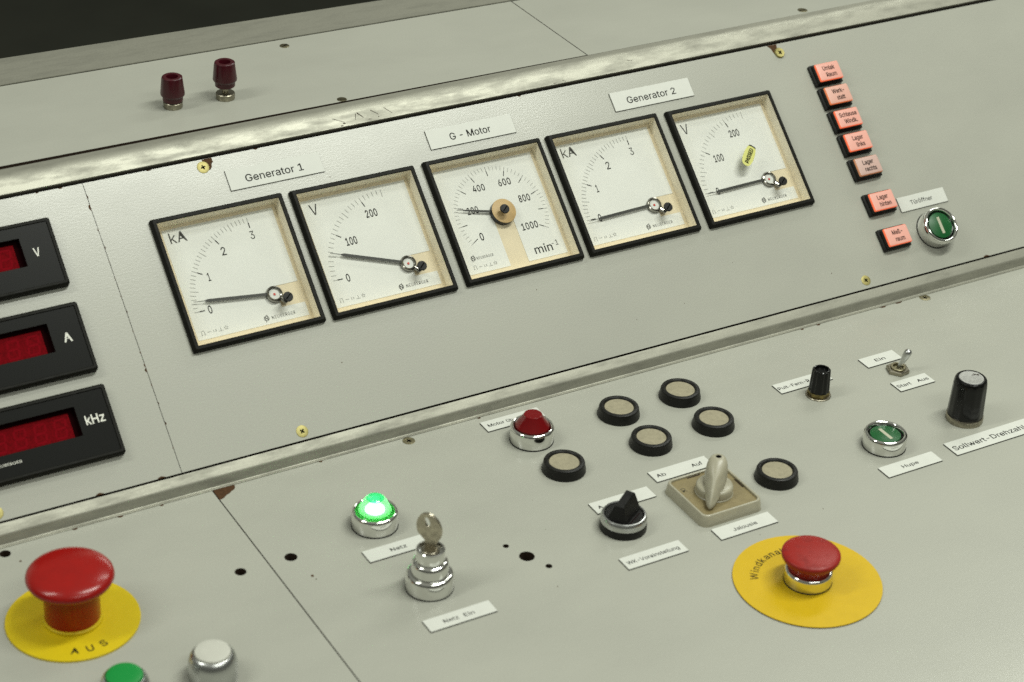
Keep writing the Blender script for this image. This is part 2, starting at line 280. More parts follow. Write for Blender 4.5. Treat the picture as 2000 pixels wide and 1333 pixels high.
FONT_DATA = '''-453:337,244 337,188 114,188 114,244;;.188:83,-3 73,1 55,18 50,41 55,64 73,81 95,87 118,81 135,64 140,53 140,29 128,9 118,1 107,-3;;0453:227,-7 191,-3 158,7 130,24 105,48 85,77 69,113 57,155 50,202 48,254 50,306 57,353 69,395 85,431 106,461 130,484 159,502 191,512 227,516 262,512 295,502 323,484 348,461 368,431 384,395 396,353 403,306 405,254 403,202 396,155 384,113 368,77 348,48 323,24 295,7 263,-3|227,50 250,52 271,60 290,74 306,92 320,116 338,176 344,254 338,332 330,365 320,393 306,416 290,435 271,449 250,457 227,460 203,457 182,449 163,435 147,416 134,393 123,365 115,332 109,254 115,176 123,144 134,116 147,92 163,74 182,60 203,52;;1453:76,0 76,55 391,55 391,0|276,509 276,0 212,0 212,448 86,358 86,427 198,509;;2453:64,0 64,47 282,282 311,327 319,356 319,389 315,405 308,419 287,441 258,455 224,460 188,454 172,447 148,427 132,398 128,381 127,362 66,362 68,391 75,418 86,442 102,464 121,482 143,496 168,507 225,516 254,513 281,507 306,497 328,482 346,465 361,445 372,423 379,398 380,354 371,318 363,299 317,235 153,60 389,57 389,0;;3453:218,-7 188,-5 159,1 108,22 88,38 70,57 57,79 48,104 44,132 109,132 112,115 126,87 150,66 182,54 219,50 258,55 291,69 315,93 323,108 328,125 328,163 316,196 306,211 275,234 229,246 157,248 157,299 288,448 288,452 70,452 70,509 372,509 372,461 211,278 211,289 247,290 279,286 308,276 333,262 354,244 371,222 383,198 391,173 393,145 390,116 383,90 370,66 354,45 333,27 309,12 281,2 251,-5;;4453:40,105 40,158 247,509 311,509 109,166 413,163 413,105|282,0 282,318 343,318 343,0;;5453:221,-7 192,-5 165,1 140,11 118,25 99,41 83,60 71,82 63,105 60,130 122,130 130,102 148,78 173,60 204,51 241,51 276,64 291,75 314,104 322,122 328,162 321,203 314,221 290,251 275,262 238,275 201,276 167,268 139,255 128,246 67,253 96,509 366,509 366,452 151,452 134,301 178,325 212,333 252,332 274,328 313,311 345,285 370,251 386,210 391,163 388,132 381,102 369,76 352,52 332,32 309,15 282,3 253,-4;;6453:226,-7 196,-4 168,3 142,15 119,31 100,51 84,74 73,101 66,130 65,187 80,239 112,302 252,509 322,509 151,261 145,261 165,288 184,302 208,311 235,314 265,312 316,295 337,280 355,262 370,240 380,215 387,187 389,157 387,127 379,98 368,73 352,50 333,30 310,14 284,3 257,-4|226,48 263,55 293,73 314,101 322,119 326,137 326,178 322,196 304,228 293,241 263,259 245,264 207,264 174,252 148,229 138,214 126,179 126,138 138,102 148,86 160,73 190,55 207,50;;7453:97,0 323,448 323,452 62,452 62,509 391,509 391,449 165,0;;8453:226,-7 193,-5 163,1 136,11 111,25 91,42 74,62 62,84 54,109 53,156 65,195 87,228 117,252 134,260 153,265 129,276 109,289 93,308 80,330 73,354 70,380 79,429 90,450 106,469 124,485 146,498 170,508 197,514 226,516 255,514 282,508 306,498 328,485 346,469 361,450 373,429 382,380 379,354 372,330 359,308 343,289 323,276 300,267 335,252 365,228 387,195 395,176 401,135 398,109 391,84 378,62 362,42 341,25 317,11 289,1 259,-5|248,50 285,60 313,79 323,91 331,106 337,139 335,157 322,189 312,202 283,223 247,234 206,234 169,223 140,202 130,189 117,157 115,139 121,106 129,91 139,79 167,60 205,50|244,291 260,294 287,308 307,330 318,359 318,392 308,420 288,442 260,455 244,459 208,459 177,449 164,442 153,432 138,407 133,376 134,359 145,330 165,308 193,294 209,291;;9453:226,516 256,513 285,506 310,494 333,478 352,458 368,434 380,408 387,378 389,347 382,296 359,240 315,168 200,0 130,0 301,248 307,248 295,229 268,207 232,195 188,197 161,203 137,214 116,229 98,247 83,269 72,294 66,321 64,352 66,382 73,411 85,436 101,459 120,479 143,494 168,506 196,513|207,459 174,446 148,423 131,390 125,352 131,313 138,295 148,280 174,257 207,245 226,243 263,249 293,267 305,280 322,312 326,330 326,371 322,390 305,422 279,446 263,454 245,459;;A480:16,0 201,509 276,509 463,0 395,0 232,478 245,478 191,302 85,0|110,142 110,199 370,199 370,142;;B456:60,0 60,509 241,509 274,507 304,501 329,491 350,477 367,461 381,442 390,421 396,398 397,353 387,320 368,295 343,278 315,267 315,262 331,260 363,245 378,234 391,220 411,184 416,161 418,136 416,111 410,88 400,67 386,48 368,31 344,18 317,8 284,2 247,0|125,57 245,57 281,60 309,67 330,80 344,96 353,115 354,153 350,169 333,197 306,218 289,225 248,231 125,231|125,285 238,285 273,290 302,304 314,314 330,340 335,355 336,372 333,393 326,412 313,429 294,442 270,449 240,452 125,452;;D502:219,0 96,0 96,57 215,57 254,60 288,68 318,81 343,99 363,122 379,149 390,181 397,216 399,255 397,294 390,329 379,361 364,388 344,410 320,428 291,441 258,449 221,452 93,452 93,509 225,509 273,505 315,495 353,478 385,455 412,426 433,391 449,351 458,306 462,255 458,205 449,159 433,119 411,83 384,54 351,31 312,14 268,3|125,509 125,0 60,0 60,509;;E419:60,0 60,509 372,509 372,452 125,452 125,286 355,286 355,229 125,229 125,57 375,57 375,0;;F410:60,0 60,509 369,509 369,452 125,452 125,278 346,278 346,221 125,221 125,0;;G520:269,-7 225,-3 185,7 149,25 118,49 91,79 69,116 53,157 43,203 40,254 43,305 53,352 69,393 91,429 117,459 149,484 184,501 223,512 265,516 316,510 340,504 384,483 421,453 436,436 460,395 474,349 408,349 387,393 368,417 344,436 300,453 265,456 236,453 209,445 183,432 160,414 141,392 125,364 113,332 106,295 103,254 106,213 113,177 125,145 141,117 161,95 184,76 210,63 238,56 269,53 296,55 322,61 345,71 365,85 382,102 396,123 407,147 413,173 415,202 434,199 283,199 283,256 478,256 478,200 475,160 466,124 451,91 431,62 406,38 377,19 344,5 308,-4;;H517:60,0 60,509 125,509 125,289 392,289 392,509 457,509 457,0 392,0 392,232 125,232 125,0;;J396:185,-7 143,-2 106,11 75,33 52,63 38,100 33,145 33,173 98,173 100,117 108,93 122,74 139,61 160,53 185,50 209,53 230,61 248,74 261,93 269,117 272,145 272,509 336,509 336,145 332,100 318,63 294,33 263,11 227,-2;;K467:104,145 104,216 212,344 364,509 448,509 231,276|60,0 60,509 125,509 125,0|372,0 188,259 228,309 449,0;;L393:60,0 60,509 125,509 125,57 361,57 361,0;;M628:60,0 60,509 152,509 322,49 307,49 352,187 476,509 568,509 568,0 504,0 507,457 513,457 456,291 342,0 286,0 112,457 119,457 122,291 122,0;;N523:60,0 60,509 136,509 388,107 414,55 405,54 399,195 399,509 463,509 463,0 387,0 108,452 119,454 125,291 125,0;;P445:60,0 60,509 235,509 272,506 305,499 332,487 356,471 375,452 390,430 407,377 409,348 407,318 390,265 375,243 356,223 332,207 305,195 272,188 109,186 109,242 233,242 279,248 312,266 324,279 339,310 343,328 343,367 333,402 324,416 297,439 257,451 125,452 125,0;;R449:60,0 60,509 236,509 273,506 305,500 333,489 356,473 376,455 390,433 401,408 407,381 409,352 407,323 401,296 390,271 376,250 356,232 333,217 305,206 273,200 96,198 96,255 258,256 280,260 313,276 325,287 334,300 344,333 344,371 334,405 325,419 298,440 258,451 125,452 125,0|353,0 230,229 303,229 428,0;;S447:224,-9 188,-7 156,-1 128,9 102,23 81,40 64,60 51,83 42,109 38,137 104,137 114,102 123,88 150,66 185,53 224,49 267,54 286,60 317,79 338,106 344,122 346,139 340,168 322,189 296,205 145,253 112,269 86,289 67,313 56,341 52,372 54,400 62,425 75,448 92,468 113,484 138,498 165,508 195,514 227,516 259,514 289,508 316,498 340,484 360,468 377,449 390,427 398,403 401,378 337,378 332,402 320,421 302,437 280,449 254,456 225,459 185,454 152,440 139,430 121,405 115,376 117,359 122,345 142,324 169,308 212,293 312,264 359,238 384,213 395,198 407,161 406,112 399,87 386,64 370,43 349,25 323,11 294,0 261,-7;;T449:32,452 32,509 417,509 417,452 257,452 257,0 193,0 193,452;;U517:259,-8 220,-6 186,2 154,15 126,33 103,55 85,80 71,108 63,140 60,173 60,509 124,509 124,178 126,155 132,133 141,113 153,95 169,80 187,68 208,59 232,53 285,53 309,59 331,68 349,80 364,95 377,113 391,155 393,178 393,509 457,509 457,173 454,140 446,108 433,80 414,55 391,33 363,15 332,2 297,-6;;V480:204,0 16,509 84,509 236,71 248,31 235,31 290,206 395,509 463,509 278,0;;W686:155,0 16,509 82,509 197,40 189,40 224,196 306,509 380,509 497,40 488,40 523,196 603,509 670,509 530,0 455,0 351,391 336,475 350,475 318,323 230,0;;a389:160,-9 115,-3 76,15 60,29 38,63 32,84 30,108 36,146 43,161 64,184 92,200 125,211 257,231 271,240 276,255 272,285 260,307 240,322 212,330 178,330 149,322 118,301 104,283 100,274 41,291 51,313 64,331 95,358 133,375 173,383 208,384 255,375 286,360 300,350 322,320 330,301 335,278 337,251 337,0 277,0 277,52 272,52 252,25 229,8 199,-4|192,47 211,51 242,68 263,93 274,122 276,190 221,174 147,163 112,147 97,130 92,105 96,82 109,64 130,52 156,46;;b424:208,-7 189,-3 159,12 123,50 118,59 112,59 112,0 53,0 53,509 114,509 114,319 118,319 137,346 171,373 207,383 259,382 287,374 313,361 335,342 354,320 370,293 381,261 388,227 390,189 388,151 381,116 370,84 355,57 336,34 313,16 288,3 260,-6|220,47 242,49 262,55 279,66 294,80 306,97 316,117 323,139 328,189 323,239 307,281 295,298 280,311 262,322 243,328 220,330 198,328 178,322 161,312 147,299 134,282 118,241 113,189 114,162 125,115 135,95 147,78 162,65 179,55 198,49;;c396:207,-8 174,-5 144,3 117,16 93,35 72,58 56,85 44,116 37,150 34,187 37,225 44,260 56,291 72,318 93,341 117,360 144,374 174,382 226,384 260,377 305,356 330,335 349,308 362,277 303,262 278,304 242,325 207,330 184,328 163,321 145,310 130,296 108,258 98,212 96,187 102,139 108,117 118,97 130,80 145,66 163,55 184,49 207,46 253,55 279,73 301,107 304,117 363,102 350,70 331,43 306,21 277,5 244,-5;;d424:165,-6 137,3 111,16 89,34 70,57 55,84 43,116 36,151 34,189 36,227 43,261 55,293 70,320 89,342 112,361 137,374 165,382 218,383 253,373 287,346 306,319 311,319 311,509 372,509 372,0 313,0 313,59 307,59 287,31 266,12 236,-3 217,-7|205,47 226,49 246,55 263,65 278,78 290,95 306,138 312,189 306,241 300,263 278,299 263,312 246,322 227,328 205,330 182,328 162,322 130,298 118,281 108,261 98,215 96,189 102,139 118,97 130,80 145,66 162,55 182,49;;e404:212,-8 177,-5 145,3 117,16 92,35 72,58 56,85 44,116 37,150 34,187 36,224 44,258 55,290 71,317 91,340 115,359 142,373 172,382 226,383 266,374 303,355 334,324 347,305 365,256 370,227 371,169 75,169 75,221 338,221 310,202 304,248 298,269 277,301 263,314 246,323 227,328 205,330 183,328 164,323 146,313 131,301 109,270 97,231 96,178 102,127 110,106 121,88 135,73 151,61 169,53 212,46 241,49 265,58 294,82 306,105 365,91 358,72 335,39 302,14 283,4 261,-3;;f254:228,379 228,327 6,327 6,379|81,0 82,452 87,470 96,486 120,510 135,519 169,529 212,529 243,521 227,468 195,474 164,468 154,460 147,449 143,435 142,0;;g425:207,-151 156,-146 114,-132 82,-110 59,-84 51,-69 101,-41 131,-74 154,-88 187,-96 236,-95 261,-87 282,-75 298,-58 308,-34 311,-6 311,68 306,68 287,41 266,23 236,10 217,6 165,7 138,14 113,27 90,43 71,65 55,90 43,120 36,154 34,191 36,229 43,263 55,293 71,320 90,342 112,361 138,374 166,382 218,383 253,373 279,356 308,319 313,319 313,379 372,379 372,-9 370,-40 363,-67 350,-90 334,-109 314,-124 291,-136 265,-144 237,-149|205,59 227,61 246,66 264,75 278,87 300,121 307,142 311,166 311,219 300,264 291,283 279,299 264,312 247,322 227,328 205,330 182,328 163,322 145,312 130,298 118,282 102,241 96,193 102,144 118,104 131,88 145,76 163,66 183,61;;h410:114,0 53,0 53,509 114,509 114,287 102,287 116,319 132,344 152,362 175,374 200,382 252,383 295,369 313,356 328,340 341,321 350,298 355,271 357,240 357,0 296,0 296,235 293,263 286,286 273,304 256,318 235,326 210,329 192,328 161,317 147,308 126,283 115,248;;i167:53,0 53,379 114,379 114,0|73,444 54,455 43,472 41,483 47,504 63,518 84,524 105,518 121,504 126,483 125,472 114,455 95,444;;k381:110,137 110,212 121,212 284,379 360,379 184,199 177,199|53,0 53,509 114,509 114,0|294,0 148,186 191,229 372,0;;l189:112,0 91,8 74,20 62,37 55,59 53,84 53,509 114,509 114,83 120,62 135,53 167,54 181,3 147,-2;;m610:53,0 53,379 112,379 112,295 108,295 122,331 132,346 158,368 187,382 219,386 245,383 268,375 287,361 303,342 314,320 321,295 312,295 326,329 350,356 381,375 417,385 458,385 497,372 514,361 529,346 541,328 550,307 555,283 557,255 557,0 496,0 496,254 493,279 485,298 473,313 456,323 438,329 402,329 387,326 363,312 345,290 336,263 335,0 274,0 274,260 272,280 265,297 253,311 238,322 220,328 185,329 158,320 145,312 126,289 119,274 115,257 114,0;;n410:114,0 53,0 53,379 112,379 112,287 102,287 116,319 132,344 152,362 175,374 200,382 252,383 295,369 313,356 328,340 341,321 350,298 355,271 357,240 357,0 296,0 296,235 293,263 286,286 273,304 256,318 235,326 210,329 192,328 161,317 147,308 126,283 115,248;;o415:207,-8 174,-5 144,3 117,16 93,35 72,58 56,85 44,116 37,150 34,187 37,225 44,260 56,291 72,318 93,341 117,360 144,374 174,382 207,384 241,382 271,374 299,360 323,341 343,318 359,291 371,260 379,225 381,187 379,150 371,116 359,85 343,58 323,35 299,16 271,3 241,-5|207,46 231,49 252,55 270,66 285,80 298,97 314,139 319,187 314,236 298,278 285,296 270,310 252,321 231,328 207,330 184,328 163,321 145,310 130,296 108,258 98,212 96,187 102,139 108,117 118,97 130,80 145,66 163,55 184,49;;p424:53,-143 53,379 112,379 112,319 118,319 137,346 171,373 207,383 259,382 287,374 313,361 335,342 354,320 370,293 381,261 388,227 390,189 388,151 381,116 370,84 355,57 336,34 313,16 288,3 260,-6 208,-7 189,-3 159,12 130,41 118,59 114,59 114,-143|220,47 242,49 262,55 279,66 294,80 306,97 316,117 323,139 328,189 323,239 307,281 295,298 280,311 262,322 243,328 220,330 198,328 178,322 161,312 147,299 134,282 118,241 113,189 114,162 125,115 135,95 147,78 162,65 179,55 198,49;;r259:53,0 53,379 112,379 112,321 137,354 152,367 171,377 191,383 240,384 243,322 207,326 174,321 159,315 135,296 126,284 115,254 114,0;;s365:157,-7 112,3 93,12 76,24 50,54 41,73 36,94 94,107 101,87 111,72 124,60 141,52 160,47 181,45 206,47 227,53 244,62 258,74 265,88 268,103 262,126 254,136 243,144 212,155 149,170 118,180 92,192 72,208 58,227 50,249 47,274 49,295 55,314 65,332 95,360 137,378 161,383 212,383 234,379 271,363 299,339 318,308 324,290 268,277 254,304 243,316 228,325 210,331 187,333 166,331 147,326 131,317 119,305 111,292 110,264 115,253 124,243 136,235 172,223 261,200 287,187 306,171 320,153 328,131 331,107 329,85 323,65 312,47 298,31 260,6 236,-2 210,-7;;t227:204,379 204,327 6,327 6,379|65,471 126,471 127,83 130,70 136,61 144,55 156,51 202,54 213,2 168,-4 138,-1 113,7 92,21 77,41 68,64 65,93;;u410:182,-5 135,2 115,11 97,23 82,39 69,59 60,82 54,109 53,379 114,379 114,144 116,117 124,94 137,75 154,61 175,53 200,50 218,51 249,62 263,71 283,97 295,132 296,379 357,379 357,0 298,0 298,92 307,92 294,60 277,35 257,17 234,5 209,-3;;w567:138,0 23,379 87,379 168,75 175,41 165,41 206,214 252,379 316,379 382,136 402,41 391,41 434,214 480,379 545,379 429,0 368,0 277,338 291,338 248,172 199,0;;z380:42,0 42,46 254,320 48,323 48,379 333,379 333,331 126,60 126,56 339,56 339,0;;ß441:122,362 122,0 60,0 60,362 64,409 77,447 99,477 127,498 160,511 197,516 240,510 280,493 312,463 323,443 330,420 331,377 325,351 289,291 285,272 291,250 306,232 373,177 391,152 398,137 402,120 401,79 396,59 374,27 358,15 319,-1 269,-7 207,1 164,20 187,74 217,58 247,51 287,51 306,56 321,64 333,75 339,88 342,104 336,129 321,149 253,204 235,227 228,240 224,255 223,285 235,314 269,363 272,388 269,410 262,428 250,442 217,457 197,459 174,456 156,448 141,435 130,417 124,393;;ö415:207,-8 174,-5 144,3 117,16 93,35 72,58 56,85 44,116 37,150 34,187 37,225 44,260 56,291 72,318 93,341 117,360 144,374 174,382 207,384 241,382 271,374 299,360 323,341 343,318 359,291 371,260 379,225 381,187 379,150 371,116 359,85 343,58 323,35 299,16 271,3 241,-5|207,46 231,49 252,55 270,66 285,80 298,97 314,139 319,187 314,236 298,278 285,296 270,310 252,321 231,328 207,330 184,328 163,321 145,310 130,296 108,258 98,212 96,187 102,139 108,117 118,97 130,80 145,66 163,55 184,49|269,444 259,448 244,463 240,472 240,494 251,512 269,522 290,522 308,512 318,494 320,483 314,463 299,448 290,444|125,444 115,448 100,463 96,472 96,494 107,512 125,522 146,522 164,512 175,494 175,472 164,455 156,448 146,444;;ü410:182,-5 135,2 115,11 97,23 82,39 69,59 60,82 54,109 53,379 114,379 114,144 116,117 124,94 137,75 154,61 175,53 200,50 218,51 249,62 263,71 283,97 295,132 296,379 357,379 357,0 298,0 298,92 307,92 294,60 277,35 257,17 234,5 209,-3|266,444 248,455 238,472 236,483 242,503 248,512 266,522 287,522 305,512 316,494 316,472 305,455 297,448 287,444|123,444 104,455 94,472 94,494 104,512 123,522 144,522 162,512 172,494 172,472 162,455 144,444;; 188:'''
# letter outlines, em/1000: character, advance, closed contours
GLYPH = {}
for _g in FONT_DATA.split(';;'):
    _h, _c = _g[1:].split(':', 1)
    GLYPH[_g[0]] = (int(_h), [[tuple(int(q) for q in p.split(',')) for p in l.split()] for l in _c.split('|')] if _c else [])

def _inside(p, L):
    c = False; n_ = len(L)
    for i in range(n_):
        (x0, y0), (x1, y1) = L[i], L[i - 1]
        if (y0 > p[1]) != (y1 > p[1]) and p[0] < (x1 - x0) * (p[1] - y0) / (y1 - y0) + x0: c = not c
    return c
_cache = {}
def glyph_mesh(ch, offset):
    """filled outline of one letter; strokes that overlap are filled one by one"""
    if (ch, offset) in _cache: return _cache[(ch, offset)]
    loops = GLYPH[ch][1]
    holes = [i for i, L in enumerate(loops) if any(k != i and all(_inside(p, loops[k]) for p in L) for k in range(len(loops)))]
    V, F = [], []
    for i, L in enumerate(loops):
        if i in holes: continue
        cu = bpy.data.curves.new('t', 'CURVE'); cu.dimensions = '2D'; cu.fill_mode = 'BOTH'; cu.offset = offset
        for M_ in [L] + [loops[h] for h in holes if all(_inside(p, L) for p in loops[h])]:
            sp_ = cu.splines.new('POLY'); sp_.points.add(len(M_) - 1)
            for p, (px, py) in zip(sp_.points, M_): p.co = (px / 1000, py / 1000, 0, 1)
            sp_.use_cyclic_u = True
        o = bpy.data.objects.new('t', cu); C.objects.link(o)
        me = bpy.data.meshes.new_from_object(o.evaluated_get(bpy.context.evaluated_depsgraph_get()))
        k = len(V)
        V += [(p.co.x, p.co.y, .01 * len(F and [1]) * i) for p in me.vertices]; F += [[k + q for q in p.vertices] for p in me.polygons]
        bpy.data.objects.remove(o); bpy.data.curves.remove(cu); bpy.data.meshes.remove(me)
    _cache[(ch, offset)] = (V, F)
    return V, F
def text_verts(body, offset=0.0, spacing=1.0):
    v, f = [], []; x = 0
    for ch in body:
        if GLYPH[ch][1]:
            gv, gf = glyph_mesh(ch, offset); k = len(v)
            v += [(p[0] + x, p[1], p[2]) for p in gv]; f += [[k + q for q in p] for p in gf]
        x += GLYPH[ch][0] / 1000 * spacing
    return v, f

def put_text(mb, body, x0, x1, y0, y1, z, offset=0.0, ang=0.0, spacing=1.0):
    """fit the ink of the text into the given box"""
    v, f = text_verts(body, offset, spacing)
    xs = [p[0] for p in v]; ys = [p[1] for p in v]
    sx = (x1 - x0) / (max(xs) - min(xs)); sy = (y1 - y0) / (max(ys) - min(ys))
    cx_, cy_ = (x0 + x1) / 2, (y0 + y1) / 2
    out = []
    for p in v:
        x = x0 + (p[0] - min(xs)) * sx; y = y0 + (p[1] - min(ys)) * sy
        if ang:
            dx, dy = x - cx_, y - cy_; x = cx_ + dx * math.cos(ang) - dy * math.sin(ang); y = cy_ + dx * math.sin(ang) + dy * math.cos(ang)
        out.append((x, y, z + p[2]))
    mb.add(out, f); return mb

def text_size(mb, body, cx_, base, cap, z, offset=0.0, xs_=1.0, spacing=1.0):
    """text with a given cap height, centred on cx_"""
    H, _ = text_verts('H'); h = max(p[1] for p in H)
    v, f = text_verts(body, offset, spacing); k = cap / h
    x = [p[0] for p in v]; mid = (min(x) + max(x)) / 2
    mb.add([(cx_ + (p[0] - mid) * k * xs_, base + p[1] * k, z + p[2]) for p in v], f); return mb

def text_fit(mb, body, x0, x1, base, cap, z, offset=0.0):
    """ink from x0 to x1 on a baseline, with a given cap height"""
    v, f = text_verts(body, offset); k = cap / 0.727
    x = [p[0] for p in v]; a_, b_ = min(x), max(x)
    mb.add([(x0 + (p[0] - a_) / (b_ - a_) * (x1 - x0), base + p[1] * k, z + p[2]) for p in v], f); return mb

def arc_text(mb, body, c, r, a0, cap, z, step=None, inward=False, offset=0.0, xs_=1.0):
    """letters on a circle; inward: feet outside (readable along the bottom)"""
    H, _ = text_verts('H'); h = max(p[1] for p in H); k = cap / h
    a = a0
    for ch in body:
        v, f = text_verts(ch, offset)
        xs = [p[0] for p in v]; w = (max(xs) - min(xs)) * k * xs_; mid = (min(xs) + max(xs)) / 2
        adv = (w + step) / r
        a_m = a + (w / 2) / r * (1 if inward else -1)
        out = []
        for p in v:
            lx = (p[0] - mid) * k * xs_; ly = p[1] * k
            if inward:
                rot = a_m + PI / 2; px = c[0] + r * math.cos(a_m); py = c[1] + r * math.sin(a_m)
            else:
                rot = a_m - PI / 2; px = c[0] + r * math.cos(a_m); py = c[1] + r * math.sin(a_m)
            out.append((px + lx * math.cos(rot) - ly * math.sin(rot), py + lx * math.sin(rot) + ly * math.cos(rot), z + p[2]))
        mb.add(out, f)
        a += adv * (1 if inward else -1)
    return mb

def place(plane, u, v, h=0.0, rot=0.0):
    r = Matrix.Rotation(rot, 4, 'Z')
    if plane == 'desk':
        return Matrix.Translation((u / 1000, v / 1000, Z0 + (ZD + h) / 1000)) @ r
    if plane == 'top':
        return Matrix.Translation((u / 1000, v / 1000, Z0 + (ZT + h) / 1000)) @ r
    return Matrix.Translation((u / 1000, (v * ct - h * st) / 1000, Z0 + (v * st + h * ct) / 1000)) @ Matrix.Rotation(TILT, 4, 'X') @ r

def thing(name, label, cat, m, group=None):
    o = bpy.data.objects.new(name, None); C.objects.link(o)
    o.empty_display_size = 0.01; o.matrix_world = m
    o['label'] = label; o['category'] = cat
    if group: o['group'] = group
    return o

# ---------------------------------------------------------------- structure: floor
fl = MB().sheet([(-6000, -4000), (8000, -4000), (8000, 8000), (-6000, 8000)], 0).build('floor', m_floor, smooth=0)
fl['kind'] = 'structure'

# ---------------------------------------------------------------- console
con = thing('control_console', 'grey laminate control console with sloping instrument panel and aluminium edge trims', 'control console', Matrix.Translation((0, 0, 0)))
DZ = Z0 * 1000
def pv(v, n): return (v * ct - n * st, v * st + n * ct + DZ)          # panel slope -> (y, z) in mm
XL, XR = -420.0, 900.0
def extrude_x(mb, poly, x0, x1):
    return mb.loft([[(x0, y, z) for y, z in poly], [(x1, y, z) for y, z in poly]], True, True)

D, T = ZD + DZ, ZT + DZ
a = pv(-70, -22); b = pv(128, -22)
extrude_x(MB(), [(-515, 0), (-515, D - 21), (-72, D - 21), (a[0] + 2, a[1] - 14), a, b, (112, T - 21), (300, T - 21), (300, 0)], XL + 2, XR - 2).build('carcass', m_void, con, smooth=0)

def cut_slab(name, loops_top, thick, world, cutters, parent):
    """laminate slab with real holes: top laminate, sides chipboard"""
    mb = MB()
    n = len(loops_top)
    top = [(x, y, 0) for x, y in loops_top]; bot = [(x, y, -thick) for x, y in loops_top]
    mb.cur = 0; mb.add(top, [list(range(n))])
    mb.cur = 1; mb.loft([bot, top], True, False)
    o = mb.build(name, m_lam, None, smooth=0, mats=[m_edge])
    bm = bmesh.new(); bm.from_mesh(o.data); bmesh.ops.remove_doubles(bm, verts=bm.verts, dist=1e-6); bmesh.ops.recalc_face_normals(bm, faces=bm.faces); bm.to_mesh(o.data); bm.free()
    if cutters:
        cb = MB()
        for kind, q in cutters:
            if kind == 'box':
                x0, y0, x1, y1 = q; cb.prism([(x0, y0), (x1, y0), (x1, y1), (x0, y1)], -thick - 3, 3)
            else:
                x, y, r = q; cb.prism([(x + r * (1 + .06 * math.sin(3 * k)) * math.cos(k * PI / 14), y + r * math.sin(k * PI / 14)) for k in range(28)], -thick - 3, 3)
        cu = cb.build('cut', m_edge, None, smooth=0)
        md = o.modifiers.new('b', 'BOOLEAN'); md.operation = 'DIFFERENCE'; md.object = cu; md.solver = 'EXACT'
        md.material_mode = 'TRANSFER'
        dg = bpy.context.evaluated_depsgraph_get(); dg.update()
        me = bpy.data.meshes.new_from_object(o.evaluated_get(dg))
        o.modifiers.clear(); old = o.data; o.data = me; bpy.data.meshes.remove(old)
        cd = cu.data; bpy.data.objects.remove(cu); bpy.data.meshes.remove(cd)
    o.parent = parent; o.matrix_local = world
    return o

METERS = [(-0.1, -0.7), (101.6, -1.1), (205.0, -0.5), (306.4, -0.5), (410.2, -1.3)]
DIGITAL = [(-161, 63.4), (-161, 3.4), (-161, -54.2)]
TH = 19.0
mp = place('panel', 0, 0)
pt, pb = 131.0, -75.3
SEAM = [(-34.6, 131), (-33.0, -75.3)]
cut_slab('instrument_panel', [(XL, pb), (-33.4, pb), (-34.9, pt), (XL, pt)], TH, mp,
         [('box', (x + 2.5, y + 2.5, x + 93.5, y + 45.5)) for x, y in DIGITAL], con)
cut_slab('instrument_panel', [(-33.0, pb), (XR, pb), (XR, pt), (-34.5, pt)], TH, mp,
         [('box', (x + 2.0, y + 2.0, x + 94.0, y + 94.0)) for x, y in METERS], con)
md_ = place('desk', 0, 0)
cut_slab('desk_panel', [(XL, -520), (-17.5, -520), (-17.2, -64), (XL, -64)], TH, md_,
         [('hole', (-156.9, -72.7, 3.6)), ('hole', (-35.6, -153.4, 3.7))], con)
cut_slab('desk_panel', [(-16.7, -520), (XR, -520), (XR, -64), (-16.4, -64)], TH, md_,
         [('hole', (-1.8, -153.5, 4.1)), ('hole', (123.5, -202.9, 2.0)), ('hole', (130.0, -218.0, 5.0)), ('hole', (137.2, -232.8, 2.2))], con)
mt_ = place('top', 0, 0)
cut_slab('top_panel', [(XL, 126.8), (371.0, 120.9), (370.6, 234.2), (XL, 252.0)], TH, mt_, [], con)
cut_slab('top_panel', [(371.8, 120.2), (XR, 119.6), (XR, 234), (371.4, 234)], TH, mt_, [], con)

# aluminium trims: extruded profiles along the console
def trim(name, prof, x0, x1, m, seg=60):
    loops = []
    mb = MB()
    for i in range(seg + 1):
        x = x0 + (x1 - x0) * i / seg
        loops.append([(x, y, z) for y, z in prof])
    mb.loft(loops, True, True)
    return mb.build(name, m, con, smooth=40)
def bez(p0, p1, p2, n=8):
    return [((1 - t) ** 2 * p0[0] + 2 * t * (1 - t) * p1[0] + t * t * p2[0], (1 - t) ** 2 * p0[1] + 2 * t * (1 - t) * p1[1] + t * t * p2[1]) for t in [i / n for i in range(n + 1)]]
f0, f1 = pv(-76.8, 0.7), pv(-76.9, 1.0)
r0, r1 = pv(-83.0, 1.0), pv(-84.0, 1.0)
e0 = (r1[0] - 0.25, r1[1] - 1.0); e1 = (-64.7, D + 1.5)
low = [pv(-76.8, -6), f0, f1, r0] + bez(r0, r1, e0, 4)[1:] + [e1] + bez(e1, (-64.85, D + 0.8), (-65.6, D + 0.75), 3)[1:] + [(-66.7, D + 0.7), (-66.9, D + 0.5), (-66.9, D + 0.05), (-60, D + 0.05)]
trim('edge_trim', low, XL, XR, m_alu)
u0, u1 = pv(133.4, -6), pv(133.4, 0.5)
fe = pv(141.0, 1.0)
zt = T + 0.9
ycorner = (zt - fe[1]) / math.tan(TILT) + fe[0]
up = [u0, u1, pv(133.8, 1.0), fe] + bez(fe, (ycorner, zt), (ycorner + 4.2, zt), 8)[1:] + [(118.2, zt), (118.5, zt - 0.4), (118.5, T - 12)]
trim('edge_trim', up, XL, XR, m_alu)
bt = MB()
